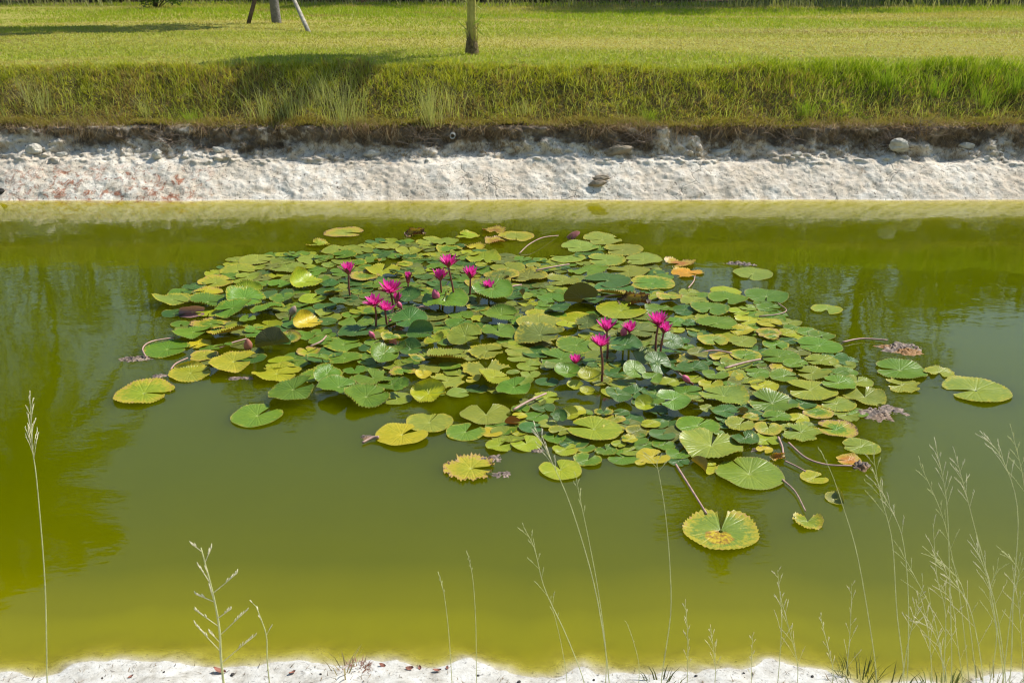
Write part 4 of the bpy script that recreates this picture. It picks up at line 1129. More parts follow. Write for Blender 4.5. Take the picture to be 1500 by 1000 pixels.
# ------------------------------------------------------------------ foreground grass stalks on the near bank
M_STRAW = m_simple('seed_grass', (0.52, 0.52, 0.24), 0.7, 40, 0.25, 0.1)
M_STRAW_PALE = m_simple('seed_grass_pale', (0.70, 0.64, 0.42), 0.75, 40, 0.25, 0.1)
def shore_point(px_, dist):
    x = on_y(px_, 980, dist)[0]
    return np.array([x, dist, float(near_z(np.array(x), np.array(dist)))])
def grass_stalk(pts, dist, rad, plen, nb, label, blen=0.06, pale=False, group=None, spike=False, bang=0.5):
    """pts: photo pixels from base to tip on an upright plane at this distance; plen: share of the stem that bears seed"""
    P = np.array([on_y(x, y, dist) for x, y in pts])
    g0 = shore_point(pts[0][0], dist)
    base = np.array([P[0][0], dist, g0[2] - 0.01])
    if P[0][2] > base[2]: P = np.concatenate([[base], P])
    else: P[0] = base
    P[:, 1] += np.linspace(0, 1, len(P)) ** 2 * random.uniform(-.05, .12)
    L = spline(P - base, 22)
    root = empty('grass_stalk', tuple(base)); tag(root, label, 'grass stalk', group)
    b = MB(); b.tube(L, np.linspace(rad, rad * 0.35, 22), 6)
    b.build('stem', M_STRAW, root)
    h = MB()
    i0 = int(22 * (1 - plen))
    for k in range(nb):
        t = i0 + (21 - i0) * (k / max(nb - 1, 1)) * 0.97
        i = int(t); q = L[i] + (L[min(i + 1, 21)] - L[i]) * (t - i)
        ax = L[min(i + 1, 21)] - L[max(i - 1, 0)]; ax /= np.linalg.norm(ax) + 1e-9
        a = k * 2.4 + random.uniform(-.5, .5)
        sd = np.array([math.cos(a), math.sin(a) * .7, 0])
        ln = blen * (1.15 - 0.75 * k / nb) * random.uniform(.6, 1.2)
        m = bang * random.uniform(.45, 1.0)
        if spike: ln, m = blen * .35, 0.25
        e1 = q + (ax * (1 - m * .3) + sd * m) * ln * .55
        e2 = e1 + (ax * .75 + sd * m * .9 - np.array([0, 0, .12])) * ln * .55
        h.tube([q, e1, e2], [rad * .30, rad * .24, rad * .16], 4)
        for j in range(7 if not spike else 3):                       # spikelets along the branch
            w = 0.05 + 0.15 * j
            c0 = e1 * (1 - min(w, 1)) + e2 * min(w, 1) if j else e1
            dv = (ax * .8 + (e2 - e1) / (np.linalg.norm(e2 - e1) + 1e-9) * .8 + sd * random.uniform(-.3, .4) + np.array([0, random.uniform(-.3, .3), 0]))
            dv /= np.linalg.norm(dv)
            sl = random.uniform(.007, .013) * (rad / .0022) ** .4
            h.tube([c0, c0 + dv * sl * .5, c0 + dv * sl], [rad * .16, rad * .42, rad * .08], 4)
    h.build('seed_head', M_STRAW_PALE if pale else M_STRAW, root)
    return root
SR = 'leaning seed grass stalks in the thicket on the sandy bank'
grass_stalk([(68, 996), (62, 860), (45, 720), (30, 670), (17, 612)], 2.55, .0024, .30, 16, 'tall lone grass stalk with drooping seed head by the palm reflection', .075, True, bang=.4)
grass_stalk([(326, 985), (322, 920), (313, 865), (297, 797)], 2.05, .0038, .72, 13, 'stout pale weed stalk with stiff side branches', .095, True, bang=1.15)
grass_stalk([(392, 975), (390, 935), (382, 912), (372, 893)], 2.3, .0022, .5, 5, 'short dry stalk next to the stout weed', .03, True)
grass_stalk([(662, 1000), (657, 930), (650, 880), (642, 856)], 2.5, .0015, .25, 8, 'shorter of two thin upright grass spikes', .03, spike=True)
grass_stalk([(698, 985), (697, 905), (693, 840), (686, 798)], 2.5, .0015, .22, 8, 'taller of two thin upright grass spikes', .03, spike=True)
grass_stalk([(856, 1000), (830, 930), (798, 860), (783, 800), (767, 766)], 2.45, .0017, .5, 12, 'leaning grass stalk with forked open seed head', .05, bang=.6)
grass_stalk([(830, 990), (820, 930), (806, 870)], 2.5, .0013, .2, 4, 'short thin stalk crossing the forked one', .03)
grass_stalk([(893, 1005), (884, 930), (868, 850), (838, 755), (812, 700), (786, 655)], 2.45, .0021, .22, 12, 'longest leaning grass stalk reaching up to a yellow-green pad', .06, True, bang=.5)
grass_stalk([(888, 960), (877, 870), (862, 790), (852, 745), (846, 714)], 2.48, .0015, .3, 7, 'slim stalk parting from the longest leaning one', .03)
grass_stalk([(970, 985), (982, 900), (981, 830), (974, 750), (964, 690), (958, 665)], 2.5, .0017, .15, 6, 'curved single stalk in front of the split yellow pad', .05, bang=.7)
grass_stalk([(936, 975), (926, 930), (915, 896)], 2.5, .0012, .4, 5, 'tiny thin stalk left of the curved single stalk', .02, spike=True)
for pts, d, bl, lab in [([(1008, 985), (1010, 940), (1010, 905)], 2.5, .03, 'small upright seed spike at the sand edge'), ([(1048, 985), (1045, 950), (1041, 920)], 2.45, .05, 'small spreading seed head at the sand edge'), ([(1100, 1000), (1100, 960), (1100, 922)], 2.45, .03, 'short seed spike on the sand'), ([(1140, 990), (1145, 910), (1142, 870), (1138, 832)], 2.4, .07, 'feathery seed stalk standing clear on the sand'), ([(1170, 985), (1164, 945), (1154, 900)], 2.4, .06, 'low feathery seed stalk right of the clear one'), ([(1240, 985), (1246, 920), (1249, 856)], 2.5, .06, 'upright feathery stalk before the thicket'), ([(1222, 985), (1219, 960), (1217, 935)], 2.5, .03, 'tiny seed tuft before the thicket')]:
    grass_stalk(pts, d, .0014, .6, 11, lab, bl, True, bang=.55)
grass_stalk([(1284, 990), (1272, 900), (1256, 810), (1238, 748), (1222, 700), (1207, 668)], 2.5, .0016, .12, 5, 'long slender stalk crossing the folded stray pad', .03, spike=True)
thick_ = [([(1325, 1000), (1316, 900), (1312, 800), (1298, 735), (1292, 680)], .35), ([(1330, 990), (1334, 880), (1330, 800), (1316, 760), (1302, 728)], .4), ([(1322, 985), (1330, 930), (1345, 860)], .3),
          ([(1420, 1000), (1408, 880), (1400, 830), (1385, 760), (1355, 688)], .35), ([(1395, 990), (1395, 830), (1396, 740), (1388, 670)], .3), ([(1470, 1000), (1450, 860), (1430, 780), (1415, 720), (1402, 672)], .3),
          ([(1385, 1000), (1372, 910), (1350, 860), (1332, 825)], .6), ([(1380, 1000), (1384, 900), (1370, 840), (1362, 760)], .6), ([(1440, 1005), (1420, 890), (1390, 845), (1365, 812)], .6), ([(1430, 1000), (1412, 870), (1388, 830), (1360, 806)], .55),
          ([(1475, 1005), (1465, 900), (1455, 850), (1452, 830)], .5), ([(1480, 1000), (1488, 880), (1500, 760), (1485, 690), (1466, 664)], .3), ([(1470, 990), (1484, 880), (1495, 840), (1476, 815)], .4), ([(1386, 1000), (1378, 960), (1364, 920), (1340, 900)], .6),
          ([(1500, 1000), (1496, 900), (1490, 850)], .5), ([(1450, 1000), (1460, 930), (1450, 870), (1462, 830)], .5), ([(1365, 1000), (1363, 940), (1358, 900)], .5), ([(1410, 1000), (1400, 930), (1392, 880), (1372, 850)], .6), ([(1505, 980), (1510, 850), (1505, 720), (1490, 640)], .3)]
for i, (pts, pl) in enumerate(thick_):
    grass_stalk(pts, 2.3 + 0.028 * ((i * 7) % 11), .0015, pl, 12, 'leaning pale seed grass stalk in the thicket on the sandy bank', .085 if pl > .45 else .06, i % 3 != 0, group=SR, bang=.6)
# dark green weed tuft at the sand edge and small blades
def bank_tuft(px_, dist, n, hgt, label, ca, cb, spread=.08, mat=M_GRASS):
    p = shore_point(px_, dist)
    th = rng.uniform(0, 2 * math.pi, n); rr_ = np.sqrt(rng.uniform(0, 1, n)) * spread
    base = np.stack([rr_ * np.cos(th), rr_ * np.sin(th), np.full(n, -.005)], 1)
    lean = np.stack([np.cos(th) * hgt * rng.uniform(.3, 1.2, n), np.sin(th) * hgt * rng.uniform(.2, .8, n)], 1)
    v, q, tr, c = blades(base, hgt * rng.uniform(.4, 1.1, n), rng.uniform(.003, .006, n), lean, np.tile(ca, (n, 1)), np.tile(cb, (n, 1)))
    me = mesh_np('blades', v, [q, tr], False); vcol(me, c)
    o = link('grass_tuft', me, mat); o.location = tuple(p)
    return tag(o, label, 'grass tuft')
dk = (A(.05, .075, .02), A(.16, .15, .05)); 
bank_tuft(1268, 2.58, 60, .07, 'dark wiry weed tuft overhanging the sand edge', *dk, spread=.10)
bank_tuft(1310, 2.5, 70, .06, 'dark weed tuft at the foot of the grass thicket', *dk, spread=.10)
bank_tuft(1400, 2.5, 80, .07, 'thin green tuft under the grass thicket', A(.10, .14, .03), A(.26, .26, .09), spread=.10)
bank_tuft(1470, 2.5, 70, .07, 'dry tuft under the end of the grass thicket', A(.16, .14, .05), A(.34, .29, .13), spread=.12)
bank_tuft(970, 2.58, 30, .05, 'small dark tuft at the curved stalk foot', *dk, spread=.06)
bank_tuft(505, 2.62, 18, .08, 'dry tan weed beside a reddish clump on the sand', A(.26, .2, .1), A(.46, .38, .2), spread=.05, mat=M_DRY)
bank_tuft(522, 2.66, 120, .02, 'reddish dried clump at the sand edge', A(.34, .15, .12), A(.52, .32, .26), spread=.05, mat=M_DRY)

# dry leaf scraps and pebbles on the near sand
M_REDLEAF = m_simple('red_dry_leaf', (0.26, 0.11, 0.075), .8, 90, .6, .6)
M_DARK = m_simple('dark_pebble', (0.05, 0.045, 0.04), .8, 30, .4, .5)
def scrap(px_, py_, size, mat, name, label, cat, group, seed):
    q = on_z(px_, py_, 0.02)
    dist = float(q[1]); z = float(near_z(np.array(q[0]), np.array(dist)))
    g = np.random.default_rng(seed)
    if name == 'dry_leaf':
        nu, nv = 7, 5
        U, V = np.meshgrid(np.linspace(-1, 1, nu), np.linspace(-1, 1, nv), indexing='ij')
        v = np.stack([U, V * .55 * (1 - U ** 2) ** .6, .25 * U ** 2 + .2 * V ** 2 + g.uniform(-.06, .06, U.shape)], -1).reshape(-1, 3) * size
        me = mesh_np(name, v, grid_faces(nu, nv))
    else:
        bm = bmesh.new(); bmesh.ops.create_icosphere(bm, subdivisions=2, radius=1)
        for vv in bm.verts:
            vv.co *= 1 + .25 * g.normal() * .4
            vv.co = Vector((vv.co.x * 1.2, vv.co.y * .9, vv.co.z * .7)) * size
        me = bpy.data.meshes.new(name); bm.to_mesh(me); bm.free()
        me.polygons.foreach_set('use_smooth', np.ones(len(me.polygons), bool))
    o = link(name, me, mat); o.location = (q[0], dist, z + size * .25); o.rotation_euler = (g.uniform(-.3, .3), g.uniform(-.3, .3), g.uniform(0, 6))
    return tag(o, label, cat, group)
for i, (x, y, s) in enumerate([(321, 982, .022), (428, 986, .014), (192, 992, .010), (560, 971, .012), (600, 975, .014), (640, 980, .014), (615, 972, .010), (655, 974, .009)]):
    scrap(x, y, s, M_REDLEAF, 'dry_leaf', 'reddish dry leaf scrap lying on the near white sand', 'dry leaf', 'red leaf scraps on the near sand', 500 + i)
for i, (x, y, s) in enumerate([(340, 986, .007), (240, 984, .004), (700, 985, .005), (1020, 984, .005), (1090, 982, .004), (870, 990, .005), (470, 990, .004), (150, 995, .005), (760, 998, .006), (1190, 990, .005)]):
    scrap(x, y, s, M_DARK, 'pebble', 'small dark pebble on the near white sand', 'pebble', 'dark pebbles on the near sand', 600 + i)

n = 900
lx = rng.uniform(-1.9, 1.9, n); ly = near_edge(lx) - np.abs(rng.normal(0, .16, n)) - .01
lb = np.stack([lx, ly, near_z(lx, ly) + .003], 1)
la = rng.uniform(0, 6.28, n); ll = rng.uniform(.006, .035, n)
grass_object('sand_litter', [blades(lb, rng.uniform(.0, .006, n), rng.uniform(.0015, .004, n), np.stack([np.cos(la), np.sin(la)], 1) * ll[:, None], np.tile(A(.07, .055, .04), (n, 1)), np.tile(A(.30, .21, .13), (n, 1)))], M_DRY, 'dark bits of dead grass scattered over the near white sand', 'litter')

# ------------------------------------------------------------------ stones, wood and twigs on the clay bank
M_STONE = m_simple('clay_stone', (0.52, 0.48, 0.40), .9, 12, .35, .8, .01, .1)
M_STONE_DK = m_simple('brown_stone', (0.30, 0.24, 0.17), .9, 12, .4, .8, .01, .1)
def bank_stone(px_, py_, w, h, label, mat, seed, group=None, embed=.3):
    x = on_y(px_, py_, 9.8)[0]
    # walk along the clay profile until its height shows at this pixel row
    best = min(range(len(pz_)), key=lambda j: abs(500 - FPX * math.tan(R(PITCH) - math.atan2(CAM_H - Zb_clay[int(np.searchsorted(xs_clay, x)), j], Yb_clay[int(np.searchsorted(xs_clay, x)), j])) - py_) if pz_[j] > 0.01 else 1e9)
    i = int(np.searchsorted(xs_clay, x))
    p = np.array([on_y(px_, py_, Yb_clay[i, best])[0], Yb_clay[i, best], Zb_clay[i, best]])
    s = px_size(p); g = np.random.default_rng(seed)
    bm = bmesh.new(); bmesh.ops.create_icosphere(bm, subdivisions=3, radius=1)
    sc = np.array([w / 2 * s, min(w, h) / 2 * s, h / 2 * s])
    for vv in bm.verts:
        c = np.array(vv.co); k = 1 + .5 * float(fbm(c[0] * 1.5 + seed, c[1] * 1.5, c[2] * 1.5, seed=seed, octs=4))
        vv.co = Vector(c * k * sc)
    me = bpy.data.meshes.new('stone'); bm.to_mesh(me); bm.free()
    o = link('bank_stone', me, mat); o.location = (p[0], p[1] - sc[1] * (1 - embed), p[2] + sc[2] * .3)
    o.rotation_euler = (0, g.uniform(-.25, .25), 0)
    return tag(o, label, 'stone', group)
bank_stone(880, 262, 24, 9, 'upper flat brown stone of the small pair on the white clay', M_STONE_DK, 1)
bank_stone(876, 270, 26, 9, 'lower flat brown stone of the small pair on the white clay', M_STONE_DK, 2)
bank_stone(905, 222, 44, 13, 'long tan log-like stone under the hanging thatch', M_STONE_DK, 3, embed=.6)
bank_stone(232, 229, 15, 16, 'pale angular boulder at the foot of the rough clay above red litter', M_STONE, 4)
bank_stone(54, 222, 24, 18, 'rounded pale clod in the rough clay near the bank end', M_STONE, 5)
bank_stone(1314, 214, 26, 18, 'grey rounded boulder behind tangled twigs', M_STONE, 6)
bank_stone(1415, 214, 24, 9, 'flat pale stone below the undercut turf', M_STONE, 7)
bank_stone(4, 281, 8, 8, 'dark cobble at the waterline of the clay', M_DARK, 8)
for i, (x, y, w, h) in enumerate([(90, 228, 20, 10), (320, 222, 18, 10), (545, 226, 26, 10), (745, 222, 22, 11), (1055, 226, 30, 11), (1165, 228, 18, 9)]):
    bank_stone(x, y, w, h, 'pale clod embedded in the rough upper clay', M_STONE, 20 + i, 'clods in the upper clay', .75)
# pipe end
p = on_y(663, 199, 9.97)
b = MB(); th = np.linspace(0, 2 * math.pi, 17)[:-1]
ring = lambda r, y: np.stack([r * np.cos(th), np.full(16, y), r * np.sin(th)], 1)
V_ = np.concatenate([ring(.028, -.03), ring(.022, -.03), ring(.022, .25), ring(.028, .25)])
F_ = [(k_ * 16 + j, k_ * 16 + (j + 1) % 16, ((k_ + 1) % 4) * 16 + (j + 1) % 16, ((k_ + 1) % 4) * 16 + j) for k_ in range(4) for j in range(16)]
b.add(V_, F_)
o = b.build('drain_pipe', m_simple('pipe_grey', (.42, .42, .40), .5, 10, .15, .1)); o.location = tuple(p)
tag(o, 'small grey pipe end poking out of the dark topsoil', 'pipe')
# twigs
M_TWIG = m_simple('twig', (0.20, 0.15, 0.11), .85, 30, .4, .4)
def twigs(px_, py_, n, ln, label, seed, yy=9.93):
    p = on_y(px_, py_, yy); g = np.random.default_rng(seed); b = MB()
    for k in range(n):
        a = g.uniform(0, 2 * math.pi); q0 = np.array([g.normal(0, .05), g.normal(-.02, .03), g.normal(0, .03)])
        q1 = q0 + ln * .5 * np.array([math.cos(a), g.normal(-.15, .2), .6 * math.sin(a) + .2])
        q2 = q1 + ln * .5 * np.array([math.cos(a + g.normal(0, .6)), g.normal(-.1, .2), .5 * math.sin(a + g.normal(0, .8))])
        b.tube(spline([q0, q1, q2], 6), np.linspace(.0035, .0012, 6), 4)
    o = b.build('twig_tangle', M_TWIG); o.location = tuple(p)
    return tag(o, label, 'twigs')
twigs(1305, 212, 46, .22, 'tangle of bare twigs in front of the grey boulder', 1)
twigs(1345, 190, 26, .2, 'pale bare twigs under the turf edge', 2)
twigs(1155, 205, 8, .22, 'few bare sticks leaning out of the topsoil', 3)
twigs(610, 205, 18, .18, 'thin roots dangling beside the pipe', 4)
twigs(250, 205, 22, .2, 'bare roots hanging over the pale angular boulder', 5)
twigs(930, 205, 40, .22, 'reddish-brown dead weed hanging over the log-like stone', 6)

# ------------------------------------------------------------------ trees, palms and shrubs beyond
def leaf_cloud(centers, radii, per, size, ca, cb, seed, flat=0.75):
    g = np.random.default_rng(seed)
    vs, cs = [], []
    for c, r in zip(centers, radii):
        n = int(per * r * r)
        d = g.normal(0, 1, (n, 3)); d /= np.linalg.norm(d, axis=1)[:, None]
        rad = r * g.uniform(0.25, 1, (n, 1)) ** .5
        P = c + d * rad * np.array([1, 1, flat]) + g.normal(0, .08 * r, (n, 3))
        a = g.normal(0, 1, (n, 3)); a /= np.linalg.norm(a, axis=1)[:, None]
        bb = np.cross(a, g.normal(0, 1, (n, 3))); bb /= np.linalg.norm(bb, axis=1)[:, None] + 1e-9
        s = size * g.uniform(.6, 1.3, (n, 1))
        vs.append(np.stack([P - a * s, P + bb * s * .42, P + a * s, P - bb * s * .42], 1).reshape(-1, 3))
        t = g.uniform(0, 1, (n, 1)); cs.append(np.repeat(ca * (1 - t) + cb * t, 4, 0))
    v = np.concatenate(vs); n = len(v) // 4
    me = mesh_np('crown', v, np.arange(n * 4).reshape(-1, 4), False)
    vcol(me, np.concatenate(cs)); me.materials.append(M_LEAF)
    return me

def tree_arch(seed, height, spread, stem_r, n_clump, per, size, ca, cb, bare=0.35):
    g = np.random.default_rng(seed)
    tb = MB()
    top = np.array([g.normal(0, .3), g.normal(0, .3), height * .8])
    trunk = spline([(0, 0, -.1), (g.normal(0, .1), g.normal(0, .1), height * .3), top * .6 + g.normal(0, .1, 3), top], 12)
    tb.tube(trunk, np.linspace(stem_r, stem_r * .3, 12), 9)
    cen, rad = [], []
    for k in range(n_clump):
        h = height * (bare + (1 - bare) * (k + .5) / n_clump)
        prof_ = math.sin(math.pi * min(1, max(.12, (h / height - bare) / (1 - bare) * .85 + .12)))
        a = k * 2.4 + g.normal(0, .4); rr_ = spread * prof_ * g.uniform(.3, 1)
        c = np.array([rr_ * math.cos(a), rr_ * math.sin(a), h])
        cen.append(c); rad.append(g.uniform(.28, .48) * spread * .75)
        j = min(11, int(11 * max(.15, h * .75 / (height * .8))))
        tb.tube(spline([trunk[j], (trunk[j] + c) / 2 + np.array([0, 0, .1 * height * .3]), c], 6), np.linspace(stem_r * .38, stem_r * .08, 6), 5)
    tm = tb.mesh('trunk'); tm.materials.append(M_BARK)
    return tm, leaf_cloud(cen, rad, per, size, ca, cb, seed + 1)

GA, GB = A(0.045, 0.085, 0.012), A(0.13, 0.18, 0.03)
ARCH = [tree_arch(1, 6.4, 2.3, .14, 22, 420, .11, GA, GB, .16), tree_arch(2, 7.4, 2.0, .13, 24, 420, .10, A(.05, .09, .02), A(.12, .17, .04), .14),
        tree_arch(3, 5.6, 2.6, .16, 22, 420, .12, A(.04, .075, .012), A(.10, .14, .02), .12), tree_arch(4, 10.6, 2.9, .2, 34, 330, .11, GA, GB, .22), tree_arch(5, 7.0, 2.2, .13, 15, 200, .10, A(.06, .10, .02), A(.15, .20, .04), .3)]
def tree(kind, x, y, sc, label, group=None, rz=None, name='tree'):
    root = empty(name, (x, y, float(lawn_z(np.array(x), np.array(y)))), rz if rz is not None else random.uniform(0, 6))
    root.scale = (sc, sc, sc)
    tag(root, label, 'tree', group)
    for me, nm in zip(ARCH[kind], ('trunk', 'crown')):
        o = bpy.data.objects.new(nm, me); COL.objects.link(o); o.parent = root
def at_az(px_, dist):                             # x of things that mirror near this pixel column on the far water
    return ray(px_, 350)[0] / ray(px_, 350)[1] * dist
BELT = 'trees of the dark belt behind the lawn'
LB = 'leafy tree in the dark belt behind the lawn'
for px_, d, kind, sc in [(-420, 28, 0, 1.1), (-230, 27.5, 0, 1.15), (-90, 29, 1, 1.1), (30, 27.5, 4, 1.22), (120, 28.5, 1, .98), (200, 29, 4, 1.25), (275, 27.8, 0, 1.08), (370, 28, 4, 1.12), (450, 29, 1, .95), (540, 28, 2, .85), (660, 28.5, 0, .75), (790, 28, 2, .8), (910, 29, 0, .8), (1010, 28, 4, .9), (1390, 27.5, 2, 1.10), (1450, 28.5, 2, 1.08), (1520, 27.8, 2, 1.10), (1620, 28, 2, 1.08), (1760, 29, 1, 1.1), (1330, 29.5, 1, 1.0), (-560, 29, 1, 1.1), (1920, 28, 0, 1.2)]:
    tree(kind, at_az(px_, d), d, sc, LB, BELT)
tree(3, at_az(1275, 27), 27, 1.14, 'tallest broad tree of the belt, mirrored behind the stray pads')
tree(4, at_az(1150, 27), 27, 1.15, 'thin see-through tree beside the tallest broad one')
# far backing wood, one mass
gq = np.random.default_rng(77)
cen = [np.array([x, gq.uniform(33, 37), gq.uniform(1.2, 4.2)]) for x in np.arange(-34, 34, 1.1)]
me = leaf_cloud(cen, [gq.uniform(1.3, 2.1) for _ in cen], 260, .17, A(.03, .055, .012), A(.08, .11, .02), 78, .9)
tag(link('far_wood', me, M_LEAF), 'dense dark wood closing off the view far behind the lawn', 'wood', kind='stuff')

# shrubs along the belt's foot
def shrub_arch(seed, ca, cb, r=.8):
    g = np.random.default_rng(seed)
    cen = [np.array([g.normal(0, .35) * r, g.normal(0, .3) * r, g.uniform(.2, .9) * r]) for _ in range(9)]
    tb = MB()
    for c in cen: tb.tube(spline([(0, 0, -.05), c * .5 + np.array([0, 0, .05]), c], 5), np.linspace(.02, .006, 5), 5)
    tm = tb.mesh('stems'); tm.materials.append(M_BARK)
    return tm, leaf_cloud(cen, [g.uniform(.3, .5) * r for _ in cen], 1500, .055, ca, cb, seed + 3, .85)
SH = [shrub_arch(11, A(.035, .075, .015), A(.08, .15, .03)), shrub_arch(12, A(.04, .07, .012), A(.10, .13, .03))]
def shrub(kind, x, y, sc, label, group=None):
    root = empty('shrub', (x, y, float(lawn_z(np.array(x), np.array(y))))); root.scale = (sc * 1.2, sc, sc)
    root.rotation_euler = (0, 0, random.uniform(0, 6)); tag(root, label, 'shrub', group)
    for me, nm in zip(SH[kind], ('stems', 'foliage')):
        o = bpy.data.objects.new(nm, me); COL.objects.link(o); o.parent = root
def lawn_at(px_, py_):
    q = on_z(px_, py_, LAWN_Z); return q[0], q[1]
x, y = lawn_at(230, 13)
shrub(0, x, y, .62, 'dark round green shrub standing at the back of the lawn')
for k, px_ in enumerate(range(-60, 1600, 95)):
    d = 25.6 + 1.3 * ((k * 5) % 7) / 7
    shrub(1, at_az(px_, d), d, .75 + .3 * ((k * 3) % 5) / 5, 'dark shrub in the shade under the tree belt', 'shrubs under the tree belt')
# tall pale seed grass at the back of the lawn
parts = []
n = 2600
px_ = np.concatenate([rng.uniform(1040, 1500, 1500), rng.uniform(0, 1040, 1100)])
yy = rng.uniform(23.3, 25.2, n); xx = np.array([at_az(p_, d_) for p_, d_ in zip(px_, yy)])
base = np.stack([xx, yy, lawn_z(xx, yy) - .02], 1)
parts.append(blades(base, rng.uniform(.15, .42, n), rng.uniform(.012, .022, n), np.stack([rng.normal(-.05, .10, n), rng.normal(-.05, .06, n)], 1), np.tile(A(.16, .20, .04), (n, 1)), np.tile(A(.46, .43, .26), (n, 1))))
grass_object('tall_grass', parts, M_GRASS, 'straggling tall grass with pale heads at the back of the lawn')

# staked young tree
x, y = lawn_at(406, 36); z = float(lawn_z(np.array(x), np.array(y)))
root = empty('staked_tree', (x, y, z)); tag(root, 'young tree with grey trunk propped between two wooden stakes', 'tree')
b = MB(); b.tube(spline([(0, 0, -.1), (-.03, 0, .5), (-.06, .02, 1.3), (-.08, 0, 2.6), (-.05, 0, 3.9)], 14), np.linspace(.085, .04, 14), 10)
g = np.random.default_rng(5); cen, rad = [], []
for k in range(16):
    c = np.array([1.5 * math.cos(k * 2.4) * g.uniform(.2, 1), 1.3 * math.sin(k * 2.4) * g.uniform(.2, 1), 3.2 + 1.5 * k / 16])
    cen.append(c); rad.append(g.uniform(.4, .6))
    b.tube(spline([(-.07, 0, 2.3 + k * .08), c * np.array([.5, .5, 1]) * np.array([1, 1, .95]), c], 5), np.linspace(.03, .008, 5), 5)
b.build('trunk', m_simple('grey_bark', (0.20, 0.18, 0.165), .9, 12, .4, .8, .02), root)
link('crown', leaf_cloud(cen, rad, 1300, .085, GA, GB, 6), None, root)
M_POLE = m_simple('stake_wood', (0.42, 0.37, 0.30), .85, 14, .35, .5, .01)
M_POLE_DK = m_simple('stake_wood_dark', (0.13, 0.09, 0.065), .85, 14, .35, .5, .01)
for (bx, by), (tx, ty), m_, lab in [((364, 37), (374, -4), M_POLE_DK, 'dark wooden stake leaning towards the young tree trunk'), ((452, 47), (430, 0), M_POLE, 'pale wooden stake leaning towards the young tree trunk')]:
    x0, y0 = lawn_at(bx, by); z0 = float(lawn_z(np.array(x0), np.array(y0)))
    T = np.array([x - .07, y, z + 1.55]); B0 = np.array([x0, y0, z0])
    Q = on_y(tx, ty, y0 + (y - y0) * .3)
    dirv = (Q - B0); dirv *= 1.7 / np.linalg.norm(dirv)
    b = MB(); b.tube(spline([-.06 * dirv / 1.7, dirv * .5 + np.array([.006, 0, 0]), dirv], 7), np.linspace(.036, .028, 7), 8)
    o = b.build('tree_stake', m_); o.location = tuple(B0)
    tag(o, lab, 'stake')

# palms
M_FROND = M_LEAF
def frond_mesh(seed, length, droop, leaflet, ca, cb, n=34):
    g = np.random.default_rng(seed)
    t = np.linspace(0, 1, 14)
    rach = np.stack([length * t * (1 - .12 * t), np.zeros(14), length * (0.42 * t - droop * t ** 2.2)], 1)
    mb = MB(); mb.tube(rach, np.linspace(.022, .004, 14), 5, ca * 1.3)
    for k in range(n):
        u = .16 + .84 * k / n; q = np.array([np.interp(u, t, rach[:, i]) for i in range(3)])
        ll = leaflet * math.sin(math.pi * min(.95, u * .8 + .18)) ** .7
        for s in (-1, 1):
            tip = q + np.array([.45 * ll, s * ll * .85, -.30 * ll + g.normal(0, .05 * ll)])
            mid = (q + tip) / 2 + np.array([0, 0, .08 * ll]); wv = np.array([.028, 0, .008])
            mb.add([q - wv * .5, q + wv * .5, mid + wv, mid - wv, tip], [(0, 1, 2, 3), (3, 2, 4, 4)], ca + (cb - ca) * g.uniform())
    me = mb.mesh('frond', False, True); me.materials.append(M_FROND)
    return me
FR_A = [frond_mesh(s, 2.7, d, .62, A(.05, .085, .015), A(.12, .16, .03)) for s, d in ((1, .35), (2, .62), (3, .9))]
FR_B = [frond_mesh(s, 1.5, d, .46, A(.09, .14, .02), A(.24, .28, .05), 26) for s, d in ((4, .2), (5, .45), (6, .7))]
def palm(x, y, height, label, trunk_r, fr, nf, lean=(0, 0), name='palm_tree', e0=65, e1=-25, scale=1.0):
    z = float(lawn_z(np.array(x), np.array(y)))
    root = empty(name, (x, y, z)); tag(root, label, 'palm tree')
    b = MB(); T = np.array([lean[0], lean[1], height])
    L = spline([(0, 0, -.15), T * np.array([.3, .3, .5]), T], 26)
    b.tube(L, np.linspace(trunk_r * 1.25, trunk_r * .8, 26) * (1 + .06 * (np.arange(26) % 2)), 10)
    b.build('trunk', M_BARK, root)
    for k in range(nf):
        o = bpy.data.objects.new('frond', fr[min(len(fr) - 1, int(len(fr) * k / nf))]); COL.objects.link(o); o.parent = root
        el = R(e0 + (e1 - e0) * k / nf)
        o.matrix_local = Matrix.Translation(Vector(T)) @ Matrix.Rotation(k * 2.399 + random.uniform(-.2, .2), 4, 'Z') @ Matrix.Rotation(-el + R(22), 4, 'Y') @ Matrix.Scale(random.uniform(.88, 1.08) * scale, 4)
    return root
# left palm that mirrors beside the shore, and a tall slender one behind the belt
def mirrored(px_, py_, dist):                     # where a mirrored point stands at a distance
    d = ray(px_, py_); t_ = dist / d[1]
    return d[0] * t_, -CAM_H - d[2] * t_
x, zt = mirrored(-12, 672, 15.0)
palm(x, 15.0, zt - LAWN_Z, 'full palm beyond the frame that mirrors at the pond end', .14, FR_A, 44, scale=1.1)
x, zt = mirrored(1050, 735, 30.0)
palm(x, 30.0, zt - LAWN_Z, 'tall slender palm rising behind the tree belt', .13, FR_A, 20)
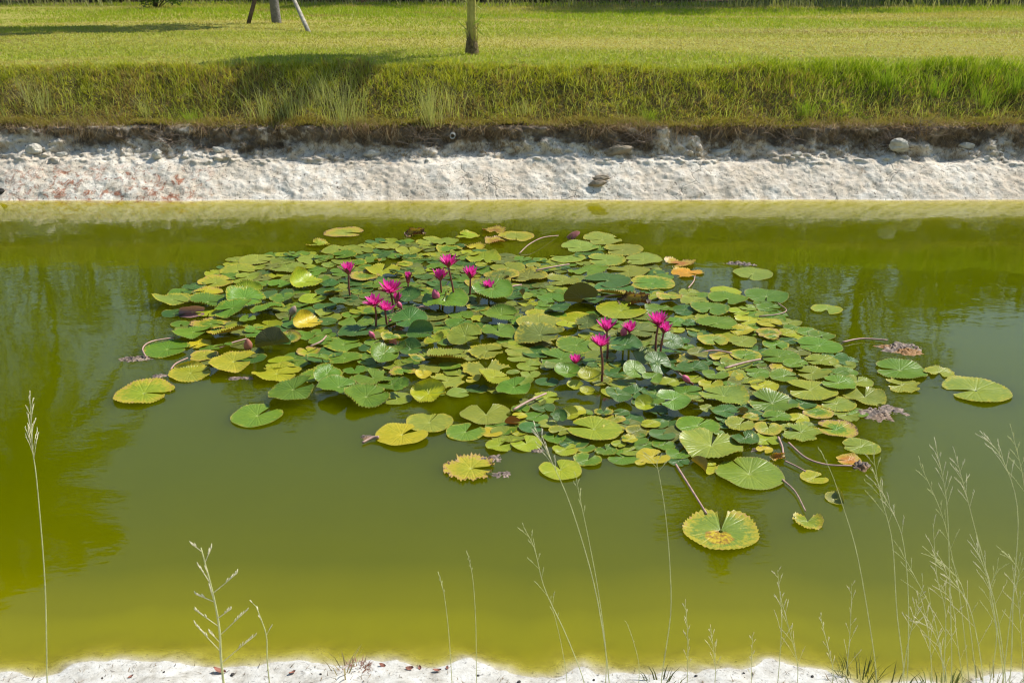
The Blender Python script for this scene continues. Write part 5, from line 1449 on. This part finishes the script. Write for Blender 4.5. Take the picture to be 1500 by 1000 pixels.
# young palm on the lawn: shaggy fibrous base, sheaths, arching fronds
x, y = lawn_at(692, 80); z = float(lawn_z(np.array(x), np.array(y)))
root = empty('young_palm', (x, y, z)); tag(root, 'young palm with shaggy fibrous base at the lawn edge', 'palm tree')
b = MB(); b.tube(spline([(0, 0, -.08), (-.005, 0, .10), (.0, 0, .24), (.01, 0, .34)], 10), np.array([.078, .084, .082, .074, .066, .058, .052, .046, .042, .038]), 12)
b.build('trunk', m_simple('palm_fibre', (0.19, 0.14, 0.07), .95, 26, .6, 1.0, .03), root)
M_SHEATH = m_simple('palm_sheath', (0.40, 0.36, 0.09), .6, 12, .35, .4)
for k in range(7):
    a = k * 2.4; b = MB()
    r0 = .034
    b.tube(spline([(r0 * math.cos(a), r0 * math.sin(a), .12), (.8 * r0 * math.cos(a), .8 * r0 * math.sin(a), .6), (1.3 * r0 * math.cos(a) + .02, 1.3 * r0 * math.sin(a), 1.15), (4.0 * r0 * math.cos(a) + .02, 4 * r0 * math.sin(a), 1.6)], 10), np.linspace(.030, .014, 10), 7)
    b.build('leaf_sheath', M_SHEATH, root)
for k in range(14):
    o = bpy.data.objects.new('frond', FR_B[k % 3]); COL.objects.link(o); o.parent = root
    a = k * 2.399
    o.matrix_local = Matrix.Translation(Vector((.2 * math.cos(a) * (k < 7), .2 * math.sin(a) * (k < 7), 1.55))) @ Matrix.Rotation(a, 4, 'Z') @ Matrix.Rotation(-R(58 - 3 * k), 4, 'Y')
# shaggy fibres and stray leaf ends at the foot
n = 160
th = rng.uniform(0, 2 * math.pi, n); zz = rng.uniform(.0, .34, n)
base = np.stack([.058 * np.cos(th), .058 * np.sin(th), zz], 1)
v, q, tr, c = blades(base, rng.uniform(-.05, .12, n), rng.uniform(.006, .012, n), np.stack([np.cos(th), np.sin(th)], 1) * rng.uniform(.01, .07, (n, 1)), np.tile(A(.16, .11, .05), (n, 1)), np.tile(A(.46, .42, .2), (n, 1)))
me = mesh_np('fibres', v, [q, tr], False); vcol(me, c); link('fibres', me, M_DRY, root)
n = 54
th = rng.uniform(0, 2 * math.pi, n); base = np.stack([.05 * np.cos(th), .09 * np.sin(th), rng.uniform(.05, 1.15, n)], 1)
v, q, tr, c = blades(base, rng.uniform(-.15, .28, n), rng.uniform(.014, .026, n), np.stack([np.cos(th), np.sin(th)], 1) * rng.uniform(.06, .36, (n, 1)), np.tile(A(.2, .28, .05), (n, 1)), np.tile(A(.46, .46, .18), (n, 1)))
me = mesh_np('side_leaves', v, [q, tr], False); vcol(me, c); link('side_leaves', me, M_GRASS, root)
